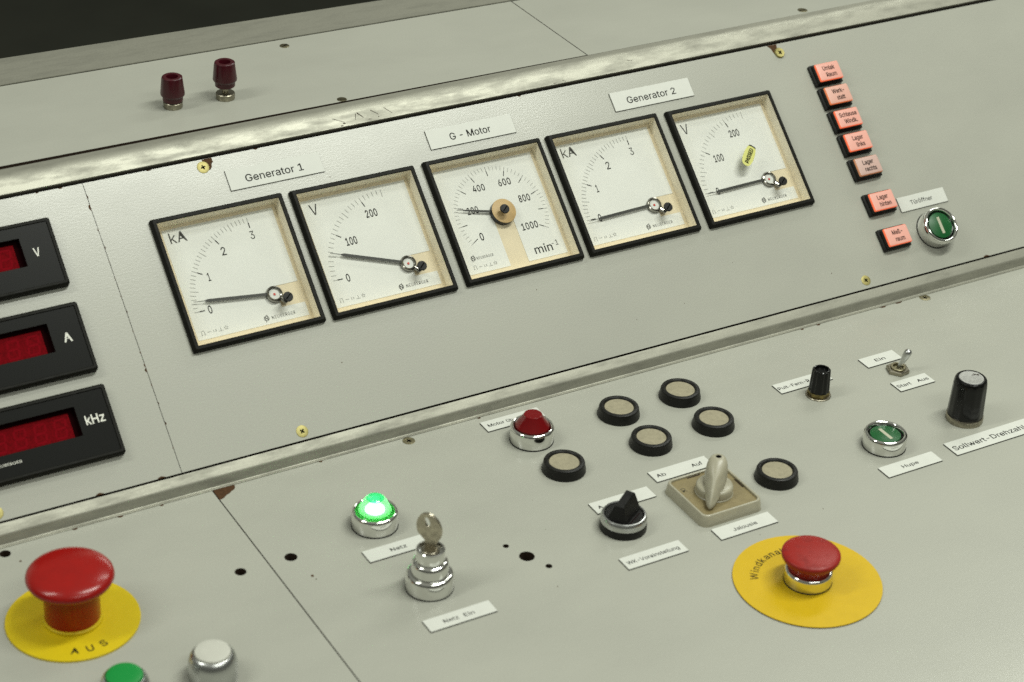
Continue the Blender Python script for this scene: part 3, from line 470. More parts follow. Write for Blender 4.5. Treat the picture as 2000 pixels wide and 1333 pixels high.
bt.loft([[(XL, 252.6 + 0, T + z0) for z0 in (0.05, 0.9)] + [(XL, 303, T + 0.9), (XL, 304, T - 8), (XL, 303, T - 8), (XL, 302, T + 0.05)],
         [(371, 234.8, T + 0.05), (371, 234.8, T + 0.9), (371, 271.5, T + 0.9), (371, 272.5, T - 8), (371, 271.5, T - 8), (371, 270.5, T + 0.05)],
         [(XR, 234.8, T + 0.05), (XR, 234.8, T + 0.9), (XR, 262, T + 0.9), (XR, 263, T - 8), (XR, 262, T - 8), (XR, 261, T + 0.05)]], True, True)
bt.build('back_trim', m_alu, con, smooth=0)

def screw(plane, u, v, m, r=3.9, h=0.35, cross=True, rot=0.3):
    root = MB().lathe([(r, 0), (r, h * .6), (r - .4, h), (1.6, h * .9)], 32).build('screw', m, con)
    root.matrix_local = place(plane, u, v, 0.0, rot)
    k = MB()
    if cross:
        for a_ in (0, PI / 2):
            k.bar((-1.7 * math.cos(a_), -1.7 * math.sin(a_)), (1.7 * math.cos(a_), 1.7 * math.sin(a_)), 1.0, h + .03 + a_ * .01)
    else:
        k.bar((-r * .8, 0), (r * .8, 0), 0.9, h + .03)
    k.build('drive_recess_shade', m_holeshade, root, smooth=0)  # flat bars on the head, their black is the painted recess shade
    return root
screw('panel', 49.3, 125.2, m_brass, 4.3); s2 = screw('panel', 530.4, 123.2, m_brass, 4.2, 1.6, rot=0.6)
screw('panel', 53.9, -69.4, m_brass, 4.2, rot=0.9); screw('panel', 524.1, -69.0, m_brass, 4.0, rot=0.5); screw('panel', -154.0, -69.6, m_brass, 4.2)
screw('desk', 123.8, -71.2, m_dullscrew, 4.3, 0.25); screw('desk', 569.5, -70.0, m_dullscrew, 4.4, 0.3)
screw('top', 171.8, 236.0 - 9, m_dullscrew, 3.6, 0.5, False, 0.5); screw('top', 169.4, 122.6 + 3, m_dullscrew, 3.6, 0.2, False, 2.8)
screw('top', 575.3, 125.6, m_dullscrew, 4.0, 0.2, False, 0.1)

# chipped laminate: bare brown board showing at edges
def chip(plane, pts, h=0.06):
    o = MB().sheet(pts, 0).build('laminate_chip', m_chip, con, smooth=0); o.matrix_local = place(plane, 0, 0, h); return o
chip('desk', [(-16.6, -64), (-16.6, -78.3), (-13.6, -77.6), (-11.6, -75.9), (-10.4, -75.1), (-8.0, -74.2), (-6.2, -72.7), (-3.6, -71.4), (-2.2, -69.6), (-1.6, -67.2), (-1.8, -64)])
chip('panel', [(50.0, 130.9), (50.6, 122.3), (53.6, 122.4), (55.4, 124.2), (56.0, 126.6), (57.4, 127.6), (57.2, 130.9)], 0.05)
chip('panel', [(522.0, 130.9), (524.5, 128.0), (525.5, 124.0), (527.5, 120.6), (530.0, 119.4), (531.5, 123.0), (530.0, 126.5), (531.0, 130.9)], 0.05)
for v, w, l in ((113.5, 1.6, 5.0), (121.0, .7, 3.0), (97.0, .9, 2.0), (84.0, .7, 2.5), (74.0, .5, 2.0), (62, .6, 1.6), (49, .7, 1.6), (38, .6, 2.0), (24, .7, 2), (9, .8, 2), (0, .9, 3.2), (-3.5, 1.6, 3.2), (-14, .7, 2), (-27, .6, 1.6), (-41, .8, 2.4), (-58, .7, 1.8)):
    x = -34.6 + (131 - v) / 206.3 * 1.6
    sd = -1 if w > 1.2 else random.choice((-1, 1))
    chip('panel', [(x, v + l / 2), (x + sd * w * .7, v + l * .3), (x + sd * w, v), (x + sd * w * .5, v - l * .4), (x, v - l / 2)], 0.05)
for u in (-88.5, -47.0, 640, 700):
    chip('panel', [(u - 3, pb), (u - 2, pb + .8), (u, pb + 1.3), (u + 1.6, pb + .7), (u + 3, pb)], 0.05)
for u, w in ((-80, 2.2), (-52, 1.5), (-110, 2), (60, 1.5), (531, 3.2), (546, 3.6), (470, 2), (455, 1.6), (180, 1.6)):
    chip('desk', [(u - w, -66.6), (u - w * .6, -68.0), (u + w * .2, -68.4), (u + w * .9, -67.6), (u + w, -66.6)], 0.05)
for u, v, r in ((1.9, -176.5, .9), (2.6, -180.5, .4), (-151, -84, .7)):
    chip('desk', [(u + r * math.cos(k) * (1 + .3 * math.sin(2.3 * k)), v + 1.3 * r * math.sin(k)) for k in [i * PI / 5 for i in range(10)]], 0.05)
for u in (-120, -100, -66, -50, 12, 90, 300):
    w = random.uniform(1, 2.2)
    chip('panel', [(u - w, pt), (u - w * .3, pt - .7), (u + w * .6, pt - .5), (u + w, pt)], 0.05)

# dirt specks on the desk and panel
rs = random.Random(21)
for k_ in range(26):
    pl_ = 'desk' if k_ % 3 else 'panel'
    u, v = (rs.uniform(-190, 600), rs.uniform(-390, -80)) if pl_ == 'desk' else (rs.uniform(-20, 690), rs.choice((rs.uniform(-70, -8), rs.uniform(-70, -8), 100)))
    r = rs.uniform(.18, .42); o_ = MB().sheet([(u + r * rs.uniform(.6, 1.3) * math.cos(q), v + r * rs.uniform(.6, 1.3) * math.sin(q)) for q in [i * PI / 4 for i in range(8)]], 0).build('dirt_speck', m_chip, con, smooth=0)
    o_.matrix_local = place(pl_, 0, 0, 0.04)

# scuffs and scratches on the upper aluminium trim
for (x0, v0, x1, v1, w) in ((170, 141.6, 168.5, 137.0, .5), (171.2, 142.0, 175, 137.6, .8), (182, 142, 187, 137.6, .5), (192.5, 142, 197.5, 136.6, .45), (152, 141, 160, 136.8, .4), (158.5, 136.2, 160.5, 135.9, .9), (156.3, 134.6, 158.3, 134.5, .8), (178, 135.6, 180.5, 135.5, .5), (186, 136, 187, 135.9, .6), (330, 134.6, 333, 134.6, .6), (338, 136, 341, 134.4, .3), (397, 141.5, 401, 140.4, .4)):
    so = MB().bar((x0, v0), (x1, v1), w, 1.06, w * .5).build('scuff_mark', m_edge, con, smooth=0); so.matrix_local = place('panel', 0, 0)

# ---------------------------------------------------------------- square pointer meters
HF = -5.5
FS = Vector((-0.55, -0.50))      # dial offset that goes with the recess depth
def pol(c, r, a): return (c[0] + r * math.cos(math.radians(a)), c[1] + r * math.sin(math.radians(a)))

def logo(mb, x, y, s, z):
    n = 20
    for i in range(n):
        a0, a1 = 360 * i / n, 360 * (i + 1) / n
        mb.sheet([pol((x, y), s, a0), pol((x, y), s, a1), pol((x, y), s * .78, a1), pol((x, y), s * .78, a0)], z)
    mb.bar((x - s * .45, y - s * .95), (x - s * .45, y + s * .6), s * .22, z + .01)
    mb.bar((x + s * .45, y - s * .6), (x + s * .45, y + s * 1.35), s * .22, z + .01)
    mb.bar((x - s * .5, y + s * .65), (x + s * .5, y - s * .65), s * .24, z + .02)
    mb.bar((x - s * .45, y - s * 1.35), (x - s * .45, y - s * .8), s * .2, z + .01)

def class_marks(mb, x, y, z, k=1.0):
    w = .22
    for p, q in (((0, 0), (0, 2.4)), ((0, 2.4), (.6, 2.9)), ((.6, 2.9), (1.4, 2.9)), ((1.4, 2.9), (2, 2.4)), ((2, 2.4), (2, 0)), ((-.5, 0), (.4, 0)), ((1.6, 0), (2.5, 0)),
                 ((4, 1.3), (6.6, 1.3)), ((12, .2), (15.2, .2)), ((13.6, .2), (13.6, 2.6))):
        mb.bar((x + p[0] * k, y + p[1] * k), (x + q[0] * k, y + q[1] * k), w, z + random.uniform(0, .02))
    put_text(mb, '1.5', x + 8.2 * k, x + 10.6 * k, y + .5, y + 2.0, z)
    st_ = [pol((x + 17.6 * k, y + 1.5), 1.5 if i % 2 == 0 else .65, 90 + 36 * i) for i in range(10)]
    for i in range(10): mb.bar(st_[i], st_[(i + 1) % 10], .18, z + .001 * i)

def meter(i, label, kind, value_angle):
    ox, oy = METERS[i]
    t = thing('panel_meter', label, 'panel meter', place('panel', ox, oy), 'square pointer meters on the sloping panel')
    L = []
    for ins, h, r in ((0, 0.02, 1.0), (0, 2.4, 1.2), (.5, 3.7, 1.2), (1.4, 4.7, 1.0), (3.4, 4.8, .4), (3.7, 4.5, .3), (3.75, 3.95, .3)):
        L.append(rrect(ins, ins, 96 - ins, 96 - ins, r, h))
    MB().loft(L).build('bezel', m_meterblack, t, 25)
    L = [rrect(i_, i_, 96 - i_, 96 - i_, .3, h) for i_, h in ((3.75, 3.95), (3.95, 0), (4.3, HF - .3))]
    hs = MB().loft(L); hs.cur = 1; hs.loft([L[-1]], False, True)
    hs.build('housing', m_beige, t, 25, mats=[m_floorcream])
    fz = HF
    x0, x1, y0, y1 = 8.8, 89.6, 9.9, 90.0
    if kind != 'rpm':
        plate = [(x0, y0), (x1, y0), (x1, 19.6), (72.6, 19.6), (72.6, 35.1), (x1, 35.1), (x1, y1), (x0, y1)]
        d = MB().prism(plate, fz - .3, fz).build('dial', m_dial, t, 0)
        c = (69.6, 29.4)
    else:
        plate = [(x0, y0), (42.4, y0), (42.4, 45), (57.4, 45), (57.4, y0), (x1, y0), (x1, y1), (x0, y1)]
        d = MB().prism(plate, fz - .3, fz).build('dial', m_dial, t, 0)
        c = (50.3, 49.4)
    z1 = fz + .06
    d.location = (FS.x / 1000, FS.y / 1000, 0)
    c0 = c; c = (c[0] + FS.x, c[1] + FS.y)
    thin, thick, num, sym, mk, cl = MB(), MB(), MB(), MB(), MB(), MB()
    if kind == 'kA':
        for k in range(31):
            a_ = 180 - 3 * k
            if k % 10 == 0:
                thin.bar(pol(c0, 53.4, a_), pol(c0, 57.3, a_), .30, z1); thick.bar(pol(c0, 49.7, a_), pol(c0, 53.5, a_), .72, z1 + .02)
            elif k % 5 == 0: thin.bar(pol(c0, 51.6, a_), pol(c0, 57.3, a_), .28, z1)
            else: thin.bar(pol(c0, 53.6, a_), pol(c0, 57.3, a_), .28, z1)
        put_text(num, '1', 29.2, 31.2, 48.6, 54.5, z1, .008); put_text(num, '2', 44.4, 47.7, 64.0, 70.0, z1, .006)
        put_text(num, '3', 67.9, 71.1, 70.9, 76.7, z1, .0); put_text(num, '0', 22.2, 24.9, 26.4, 32.3, z1, .014)
        put_text(sym, 'kA', 12.6, 24.6, 79.7, 87.3, z1)
    elif kind == 'V':
        for k in range(26):
            a_ = 180 - 3.6 * k
            if k in (0, 10, 20):
                thin.bar(pol(c0, 53.4, a_), pol(c0, 57.3, a_), .30, z1); thick.bar(pol(c0, 49.7, a_), pol(c0, 53.5, a_), .72, z1 + .02)
            elif k % 5 == 0: thin.bar(pol(c0, 51.6, a_), pol(c0, 57.3, a_), .28, z1)
            else: thin.bar(pol(c0, 53.6, a_), pol(c0, 57.3, a_), .28, z1)
        put_text(num, '100', 31.4, 39.9, 51.6, 57.6, z1, .016, spacing=1.06); put_text(num, '200', 52.6, 61.6, 68.2, 74.1, z1, .016, spacing=1.06)
        put_text(num, '0', 22.5, 25.3, 26.4, 32.3, z1, .012)
        put_text(sym, 'V', 13.9, 20.0, 78.5, 86.4, z1)
    else:
        for k in range(51):
            a_ = 210 - 4.8 * k
            if k % 5 == 0:
                thin.bar(pol(c0, 33.2, a_), pol(c0, 36.7, a_), .28, z1); thick.bar(pol(c0, 29.3, a_), pol(c0, 33.3, a_), .55, z1 + .02)
            else: thin.bar(pol(c0, 33.4, a_), pol(c0, 36.7, a_), .22, z1)
        for body, q in (('0', (27.1, 30.0, 32.7, 38.7)), ('200', (24.6, 33.6, 53.2, 58.8)), ('400', (35.0, 44.8, 68.8, 74.0)), ('600', (56.2, 66.3, 69.1, 74.6)), ('800', (67.3, 76.5, 54.0, 59.6)), ('1000', (61.4, 74.7, 33.0, 38.5))):
            put_text(num, body, q[0], q[1], q[2], q[3], z1, .014, spacing=1.08)
        put_text(sym, 'min', 64.7, 79.3, 13.9, 20.4, z1, .006); put_text(sym, '-1', 79.6, 85.0, 17.1, 21.0, z1 + .01)
    thin.cur = 1
    for q_ in (thick, num): thin.add(q_.v, q_.f)
    thin.build('scale_print', m_tick, d, 0, mats=[m_ink]); sym.build('unit_symbol', m_ink if kind != 'kA' else m_greyink, d, 0)
    if kind != 'rpm':
        logo(mk, 59.4, 14.2, 1.9, z1); put_text(mk, 'NEUBERGER', 63.2, 80.4, 12.8, 15.1, z1, spacing=1.15); class_marks(cl, 12.6, 13.1, z1, 1.0)
    else:
        logo(mk, 16.0, 21.4, 1.9, z1); put_text(mk, 'NEUBERGER', 18.8, 32.2, 20.0, 22.0, z1, spacing=1.15); class_marks(cl, 14.2, 13.2, z1, .98)
    mk.build('maker_mark', m_ink if kind == 'V' else m_greyink, d, 0); cl.build('class_symbols', m_greyink, d, 0)
    # pointer
    nz = HF + 2.0
    a_ = value_angle; dx = Vector((math.cos(math.radians(a_)), math.sin(math.radians(a_)))); nn = Vector((-dx.y, dx.x))
    def q(r, w): return (c[0] + dx.x * r + nn.x * w, c[1] + dx.y * r + nn.y * w)
    if kind != 'rpm':
        blade = [q(4, -1.0), q(46.5, -1.05), q(48.5, -.45), q(48.7, -.2), q(56.5, -.14), q(56.5, .14), q(48.7, .2), q(48.5, .45), q(46.5, 1.05), q(4, 1.0)]
    else:
        blade = [q(5, -.9), q(22, -.75), q(30, -.45), q(30.5, -.2), q(35.3, -.14), q(35.3, .14), q(30.5, .2), q(30, .45), q(22, .75), q(5, .9)]
    MB().prism(blade, nz, nz + .35).build('needle', m_needle, t, 0)
    if kind != 'rpm':
        hub = MB().lathe([(4.6, HF - .2), (5.6, HF + .3), (5.9, HF + 1.8), (5.5, HF + 2.9), (4.7, HF + 3.2), (4.0, HF + 2.8), (3.8, HF + 1.5)], 40, (c[0] + .2, c[1] - .3), 0, True, False).build('hub_ring', m_darkchrome, t)
        MB().lathe([(3.9, HF + 1.7)], 32, (c[0] + .2, c[1] - .3)).build('bearing_plate', m_dial, hub)
        MB().lathe([(.95, HF + 1.8), (.8, HF + 2.1)], 16, (c[0] + .2, c[1] - .5)).build('bearing_jewel', m_reddot, hub)
        arm = MB()
        aa = Vector((c[0] + 3.6, c[1] - 3.4)); bb = Vector((75.8, 21.0))
        arm.loft([[(aa.x + k[0], aa.y + k[0] * .9, HF + k[1]) for k in ((-1.3, 1.2), (-1.1, 2.6), (0, 3.0), (1.1, 2.6), (1.3, 1.2))],
                  [(bb.x + k[0], bb.y + k[0] * .9, HF + k[1] + 1.2) for k in ((-1.3, 1.2), (-1.1, 2.6), (0, 3.0), (1.1, 2.6), (1.3, 1.2))]], True, True)
        arm.build('zero_arm', m_darkchrome, t)
        MB().lathe([(1.2, HF + 2), (1.2, 3.9)], 16, (75.4, 21.6)).build('zero_pin', m_gloss, t)
        kn = (74.6, 22.2)
    else:
        hb = MB().lathe([(9.3, HF - .2), (9.3, -1.4), (8.9, -1.0), (3.6, -1.0)], 56, c, 0, True, False)
        hb2 = hb.build('hub_side', m_gloss, t)
        MB().lathe([(9.25, -.95), (8.9, -.8)], 56, c).build('hub_disc', m_bronze, t)
        kn = (47.9, 48.5)
    ks = MB().lathe([(3.5, 4.05), (3.5, 4.9), (3.2, 5.2), (1.0, 5.25)], 32, kn).build('zero_screw', m_matteblack, t)
    MB().bar(pol(kn, 2.6, 40), pol(kn, 2.6, 220), .75, 5.28).build('screw_slot_shade', m_holeshade, ks, 0)  # flat black bar painted as the shade of a slot
    MB().sheet([(3.6, 3.6), (92.4, 3.6), (92.4, 92.4), (3.6, 92.4)], 3.9).build('glass_pane', m_pane, t, 0)
    return t

meter(0, 'kiloampere meter below the Generator 1 plate, needle resting just above zero', 'kA', 173.0)
meter(1, 'voltmeter between the kiloampere meter and the G-Motor meter, needle raised to about fifty volts', 'V', 160.0)
meter(2, 'centre-pivot rpm meter with round tan hub, scale zero to 1000, below the G-Motor plate', 'rpm', 165.4)
meter(3, 'kiloampere meter between the tan-hub rpm meter and the stickered voltmeter, needle at zero', 'kA', 181.4)
meter(4, 'voltmeter with a yellow sticker on its glass, needle at zero', 'V', 181.0)

# sticker on the last meter's glass
t = thing('inspection_sticker', 'small yellow oblong sticker stuck on the glass of the voltmeter', 'sticker', place('panel', METERS[4][0] + 54.6, METERS[4][1] + 47.6, 4.05, math.radians(47)))
pts = [(-9.2, 0), (-8.6, -2.6), (-6.6, -4.2), (-3, -5.0), (3, -4.9), (7, -4.0), (9.0, -2.8), (9.4, 0), (9.0, 2.8), (7, 4.0), (3, 4.9), (-3, 5.0), (-6.6, 4.2), (-8.6, 2.6)]
pts = [(x, y * .9) for x, y in pts]
b_ = MB(); b_.loft([[(x, y, .0 + .012 * x * x * .2) for x, y in pts], [(x, y, .2 + .012 * x * x * .2) for x, y in pts]], True, True)
b_.build('backing', m_sticker, t, 0)
k = MB(); v, f = text_verts('PASSED', .02)
put_text(k, 'PASSED', -6.6, 6.6, -1.8, 1.6, .62, .02, 0)
k.build('lettering', m_ink, t, 0)
MB().sheet([(8.0, -3.2), (9.1, -2.6), (9.4, 0), (9.1, 2.6), (8.0, 3.2), (8.5, 0)], .52).build('dark_end', m_ink, t, 0)

# ---------------------------------------------------------------- digital display instruments
def digital(i, label, unit, box, maker=False):
    ox, oy = DIGITAL[i]
    t = thing('digital_meter', label, 'digital meter', place('panel', ox, oy), 'digital meters with unlit red displays')
    L = [rrect(s_, s_, 96 - s_, 48 - s_, r, h) for s_, h, r in ((0, .02, 1.6), (0, 4.2, 1.8), (.6, 5.4, 1.6), (1.3, 6.0, 1.4), (2.6, 6.0, .8), (3.0, 5.3, .6))]
    MB().loft(L).build('bezel', m_meterblack, t, 25)
    wx0, wx1, wy0, wy1 = 12, 72.6, 17.6, 37.4
    L = [rrect(2.9, 2.9, 93.1, 45.1, .5, 5.2), rrect(wx0, wy0, wx1, wy1, .3, 5.2), rrect(wx0 + .2, wy0 + .2, wx1 - .2, wy1 - .2, .3, 4.8)]
    MB().loft(L).build('front_plate', m_front, t, 25)
    w = MB().loft([rrect(wx0 + .2, wy0 + .2, wx1 - .2, wy1 - .2, .3, 4.8), rrect(wx0 + .2, wy0 + .2, wx1 - .2, wy1 - .2, .3, 0.2)], False, True).build('display_recess', m_recess, t, 25)
    rd = MB().sheet([(wx0 + 2, wy0 + .6), (wx1 - 4.0, wy0 + .6), (wx1 - 4.0, wy1 - 2.0), (wx0 + 2, wy1 - 2.0)], 0.4).build('red_display', m_redglass, t, 0)
    sg = MB()
    for dg_ in range(4):
        x = wx1 - 15.5 - dg_ * 13.2; y = wy0 + 3.0
        for p, q in (((0, 0), (7, 0)), ((.8, 6), (7.8, 6)), ((1.6, 12), (8.6, 12)), ((0, .7), (.7, 5.4)), ((7, .7), (7.7, 5.4)), ((.9, 6.6), (1.6, 11.4)), ((7.9, 6.6), (8.6, 11.4))):
            sg.bar((x + p[0], y + p[1]), (x + q[0], y + q[1]), 1.5, .46)
    sg.build('dark_segments', m_segment, rd, 0)
    k = MB(); put_text(k, unit, *box, 5.3, .012); k.build('unit_symbol', m_unit, t, 0)
    if maker:
        k = MB(); put_text(k, 'NEUBERGER', 13.0, 30.6, 10.6, 12.3, 5.3); k.build('maker_mark', m_unit, t, 0)
    return t
digital(0, 'black digital meter marked V, topmost of the stack of three', 'V', (79.0, 83.2, 22.6, 28.8))
digital(1, 'black digital meter marked A, middle of the stack of three', 'A', (80.0, 85.6, 22.2, 28.6))
digital(2, 'black digital meter marked kHz, lowest of the stack of three', 'kHz', (76.8, 89.6, 23.4, 29.6), True)

# ---------------------------------------------------------------- engraved name plates
def plate(label, words, plane, u0, u1, v0, v1, cap=4.0, base=-1.95, faded=False, h=1.0):
    cx_, cy_ = (u0 + u1) / 2, (v0 + v1) / 2
    t = thing('name_plate', label, 'name plate', place(plane, cx_, cy_, 0.05), 'engraved white name plates')
    w, hh = (u1 - u0) / 2, (v1 - v0) / 2
    MB().prism([(-w, -hh), (w, -hh), (w, hh), (-w, hh)], 0, h * .72).build('black_core', m_core, t, 0)
    L = [rrect(-w + s_, -hh + s_, w - s_, hh - s_, .15, z_) for s_, z_ in ((0.02, h * .72), (.05, h * .94), (.16, h))]
    MB().loft(L, False, True).build('white_face', m_white, t, 0)
    k = MB()
    for body, x0, x1 in words: text_fit(k, body, x0, x1, base - .2, cap * 1.2, h + .05, .007)
    k.build('lettering', m_fadedink if faded else m_ink, t, 0)
    return t
plate('large white plate reading Generator 1 on the sloping panel', [('Generator 1', -22.6, 20.6)], 'panel', 62.7, 133.1, 104.3, 119.4, 6.2, -3.2)
plate('large white plate reading G - Motor on the sloping panel', [('G - Motor', -17.7, 15.6)], 'panel', 216.4, 286.4, 103.7, 118.5, 6.2, -3.0)
plate('large white plate reading Generator 2 on the sloping panel', [('Generator 2', -22.7, 20.5)], 'panel', 371.5, 441.8, 103.3, 118.4, 6.2, -3.0)
plate('small white plate reading Türöffner above the panel-mounted green button', [('Türöffner', -12.0, 9.6)], 'panel', 579.8, 625.9, -24.7, -12.7, 4.0, -1.5, True)
plate('white plate reading Motor üb, half hidden behind the red lamp', [('Motor üb', -19.4, 0.0)], 'desk', 176.9, 222.0, -86.0, -74.0, 4.0, -1.5)
plate('white plate reading Netz between the green lamp and the key switch', [('Netz', -5.6, 5.6)], 'desk', 39.2, 84.0, -181.3, -169.2, 3.9, -1.8)
plate('white plate reading Netz Ein in front of the key switch', [('Netz', -11.5, -1.4), ('Ein', 2.4, 9.4)], 'desk', 40.6, 86.0, -258.2, -246.7, 3.9, -1.9, True)
plate('white plate with the letter A showing behind the black selector knob', [('A', -19.2, -15.6)], 'desk', 193.5, 238.5, -200.2, -188.0, 3.9, -2.0)
plate('white plate reading Ab and Auf behind the ivory rotary switch', [('Ab', -19.6, -12.6), ('Auf', 8.2, 16.7)], 'desk', 247.8, 293.0, -187.2, -175.0, 4.1, -1.9)
plate('white plate reading WK-Voreinstellung in front of the black selector knob', [('WK-Voreinstellung', -20.2, 18.4)], 'desk', 179.5, 224.3, -259.2, -246.9, 3.9, -1.9)
plate('white plate reading Jalousie in front of the ivory rotary switch', [('Jalousie', -9.6, 8.8)], 'desk', 249.5, 293.9, -259.2, -247.0, 3.9, -2.0)
plate('white plate reading Pult-Fern-R, half hidden by the small black knob', [('Pult-Fern-R', -21.6, 5.8)], 'desk', 387.5, 432.5, -134.5, -122.5, 4.0, -1.8)
plate('small white plate reading Ein beside the toggle switch', [('Ein', -5.2, 3.7)], 'desk', 465.3, 496.4, -133.7, -121.3, 4.0, -1.9)
plate('small white plate reading Start and Aus in front of the toggle switch', [('Start', -14.6, -2.4), ('Aus', 3.5, 13.4)], 'desk', 466.6, 497.7, -169.5, -157.2, 4.0, -1.9)
plate('large white plate reading Sollwert-Drehzahl in front of the tall black knob', [('Sollwert-Drehzahl', -40.3, 23.6)], 'desk', 450.2, 535.0, -251.0, -235.8, 5.7, -2.7)
plate('white plate reading Hupe in front of the green desk button', [('Hupe', -7.2, 6.3)], 'desk', 390.8, 436.8, -251.4, -239.2, 3.9, -1.6)

# ---------------------------------------------------------------- illuminated key lamps
def key_lamp(v, lines, label, face, side):
    t = thing('indicator_key', label, 'indicator light', place('panel', 549.4, v), 'illuminated room keys in a column')
    w, hh = 25.7, 17.9
    L = [rrect(s_, s_, w - s_, hh - s_, .8, h) for s_, h in ((0, .03), (0, 2.6), (.7, 3.4), (1.6, 3.4))]
    MB().loft(L, False, True).build('housing', m_black, t, 25)
    x0, x1, y0, y1 = 1.9, 23.8, 1.7, 16.2
    MB().loft([rrect(x0 - .5, y0 - .5, x1 + .1, y1 + .3, .8, 3.3), rrect(x0 - .4, y0 - .4, x1 + .05, y1 + .2, .8, 6.2), rrect(x0, y0, x1 - .1, y1 - .1, .8, 6.7)], False, True).build('collar', m_black, t, 25)
    mb = MB()
    mb.cur = 1
    mb.loft([rrect(x0, y0, x1, y1, .8, 6.6), rrect(x0, y0, x1, y1, .9, 7.6), rrect(x0 + .4, y0 + .4, x1 - .4, y1 - .4, 1.0, 8.3)])
    mb.cur = 0
    mb.loft([rrect(x0 + .4, y0 + .4, x1 - .4, y1 - .4, 1.0, 8.3), rrect(x0 + 1.3, y0 + 1.3, x1 - 1.3, y1 - 1.3, 1.0, 8.6)], False, True)
    ln = mb.build('lens', face, t, 50, mats=[side])
    k = MB()
    text_size(k, lines[0], (x0 + x1) / 2, 9.9, 3.5, 8.68, .018, .80); text_size(k, lines[1], (x0 + x1) / 2 + .6, 4.3, 3.5, 8.68, .018, .80)
    k.build('lettering', m_ink, ln, 0)
    return t
ON = (m_keyface_on, m_keyside_on); DIM = (m_keyface_dim, m_keyside_dim); OFF = (m_keyface_off, m_keyside_off)
for v, l, lab, st_ in ((88.9, ('Umlak', 'Raum'), 'glowing pink key reading Umlak Raum, topmost of the column', ON), (68.9, ('Werk-', 'statt'), 'dim pink key reading Werkstatt', DIM),
                       (48.6, ('Schleuse', 'Windk.'), 'glowing pink key reading Schleuse Windk.', ON), (28.4, ('Lager', 'links'), 'glowing pink key reading Lager links', ON),
                       (7.5, ('Lager', 'rechts'), 'unlit pale key reading Lager rechts, with a faint added glow', OFF), (-22.3, ('Lager', 'hinten'), 'glowing pink key reading Lager hinten', ON),
                       (-51.9, ('Meß-', 'raum'), 'glowing pink key reading Meßraum, lowest of the column', ON)):
    key_lamp(v, l, lab, *st_)

# ---------------------------------------------------------------- push buttons and lamps in chrome rings
def chrome_ring(t, H=11.4, r=15.0, name='bezel_ring', m=None, inner=11.6):
    MB().lathe([(r + .15, 0.02), (r + .2, .5), (r - .1, .9)], 64, cap0=False, cap1=False).build('gasket', m_core, t)
    MB().lathe([(r - .1, .85), (r, 1.1), (r, H - 2.2), (r - .3, H - 1.0), (r - .9, H - .25), (r - 1.6, H), (r - 2.3, H - .25), (r - 2.8, H - .9), (inner, H - 3.2), (inner, H - 5)], 72, cap1=False).build(name, m or m_chrome, t)

def flush_button(plane, u, v, H, label):
    t = thing('push_button', label, 'push button', place(plane, u, v), 'green push buttons with a white bar')
    chrome_ring(t, H)
    MB().lathe([(11.7, H - 4), (11.6, H - 2.6), (11.2, H - 2.3), (10.6, H - 2.6)], 48, cap1=True).build('button_rim', m_gloss, t)
    c_ = MB().lathe([(10.5, H - 3), (10.5, H - 2.0), (10.1, H - 1.75)], 48).build('button_cap', m_green, t)
    MB().prism([(-1.25, -6.8), (1.25, -6.8), (1.25, 6.8), (-1.25, 6.8)], H - 1.8, H - 1.66).build('white_bar', m_bar, c_, 0)
    return t
flush_button('panel', 601.8, -44.4, 12.6, 'chrome-ringed green button on the sloping panel beside the lowest lit key')
flush_button('desk', 412.6, -218.1, 11.4, 'chrome-ringed green button on the desk behind the Hupe plate')

t = thing('pilot_lamp', 'glowing green pilot lamp with fluted cone lens in a chrome ring', 'pilot lamp', place('desk', 59.9, -146.4), 'cone pilot lamps')
chrome_ring(t, 12.0, inner=12.2)
MB().lathe([(12.4, 9.0), (12.4, 11.2), (11.6, 11.9), (10.9, 11.9)], 64).build('lens_flange', m_greenflange, t)
n = 96
def flute(r, h, d): return [((r - (d if j % 2 else 0)) * math.cos(2 * PI * j / n), (r - (d if j % 2 else 0)) * math.sin(2 * PI * j / n), h) for j in range(n)]
MB().loft([flute(10.9, 11.9, .45), flute(10.4, 12.8, .5), flute(8.9, 15.9, .45), flute(7.4, 18.8, .4), flute(6.1, 20.8, .2), flute(5.6, 21.0, .0)]).build('lens_cone', m_greenlens, t, 20)
MB().lathe([(5.7, 20.95), (5.5, 21.2), (4.4, 20.7), (3.9, 21.0), (3.0, 20.6), (2.6, 20.9), (1.6, 20.6), (.5, 20.9)], 40).build('lens_top', m_greentop, t)
MB().lathe([(10.4, 10.2), (4.0, 10.2)], 40, cap1=True).build('reflector_dish', m_dial, t)
MB().lathe([(.5, 10.5), (5.2, 10.8), (6.4, 11.8), (6.3, 13.2), (4.8, 15.0), (2.4, 16.2), (.4, 16.5)], 32, cap0=True).build('bulb', m_hot, t, 80)

t = thing('pilot_lamp', 'unlit red pilot lamp with cone lens in a chrome ring', 'pilot lamp', place('desk', 199.1, -106.1), 'cone pilot lamps')
chrome_ring(t, 12.0, inner=12.2)
n = 20
def cone(r, h): return [(r * math.cos(2 * PI * j / n), r * math.sin(2 * PI * j / n), h) for j in range(n)]
MB().loft([cone(11.9, 9.5), cone(11.7, 12.2), cone(6.6, 19.6), cone(6.2, 20.6), cone(5.6, 20.9)], True, True).build('lens_cone', m_redlens, t, 25)
MB().lathe([(11.2, 9.6), (6.0, 18.6)], 24, cap0=True).build('inner_reflector', m_redmatte, t)

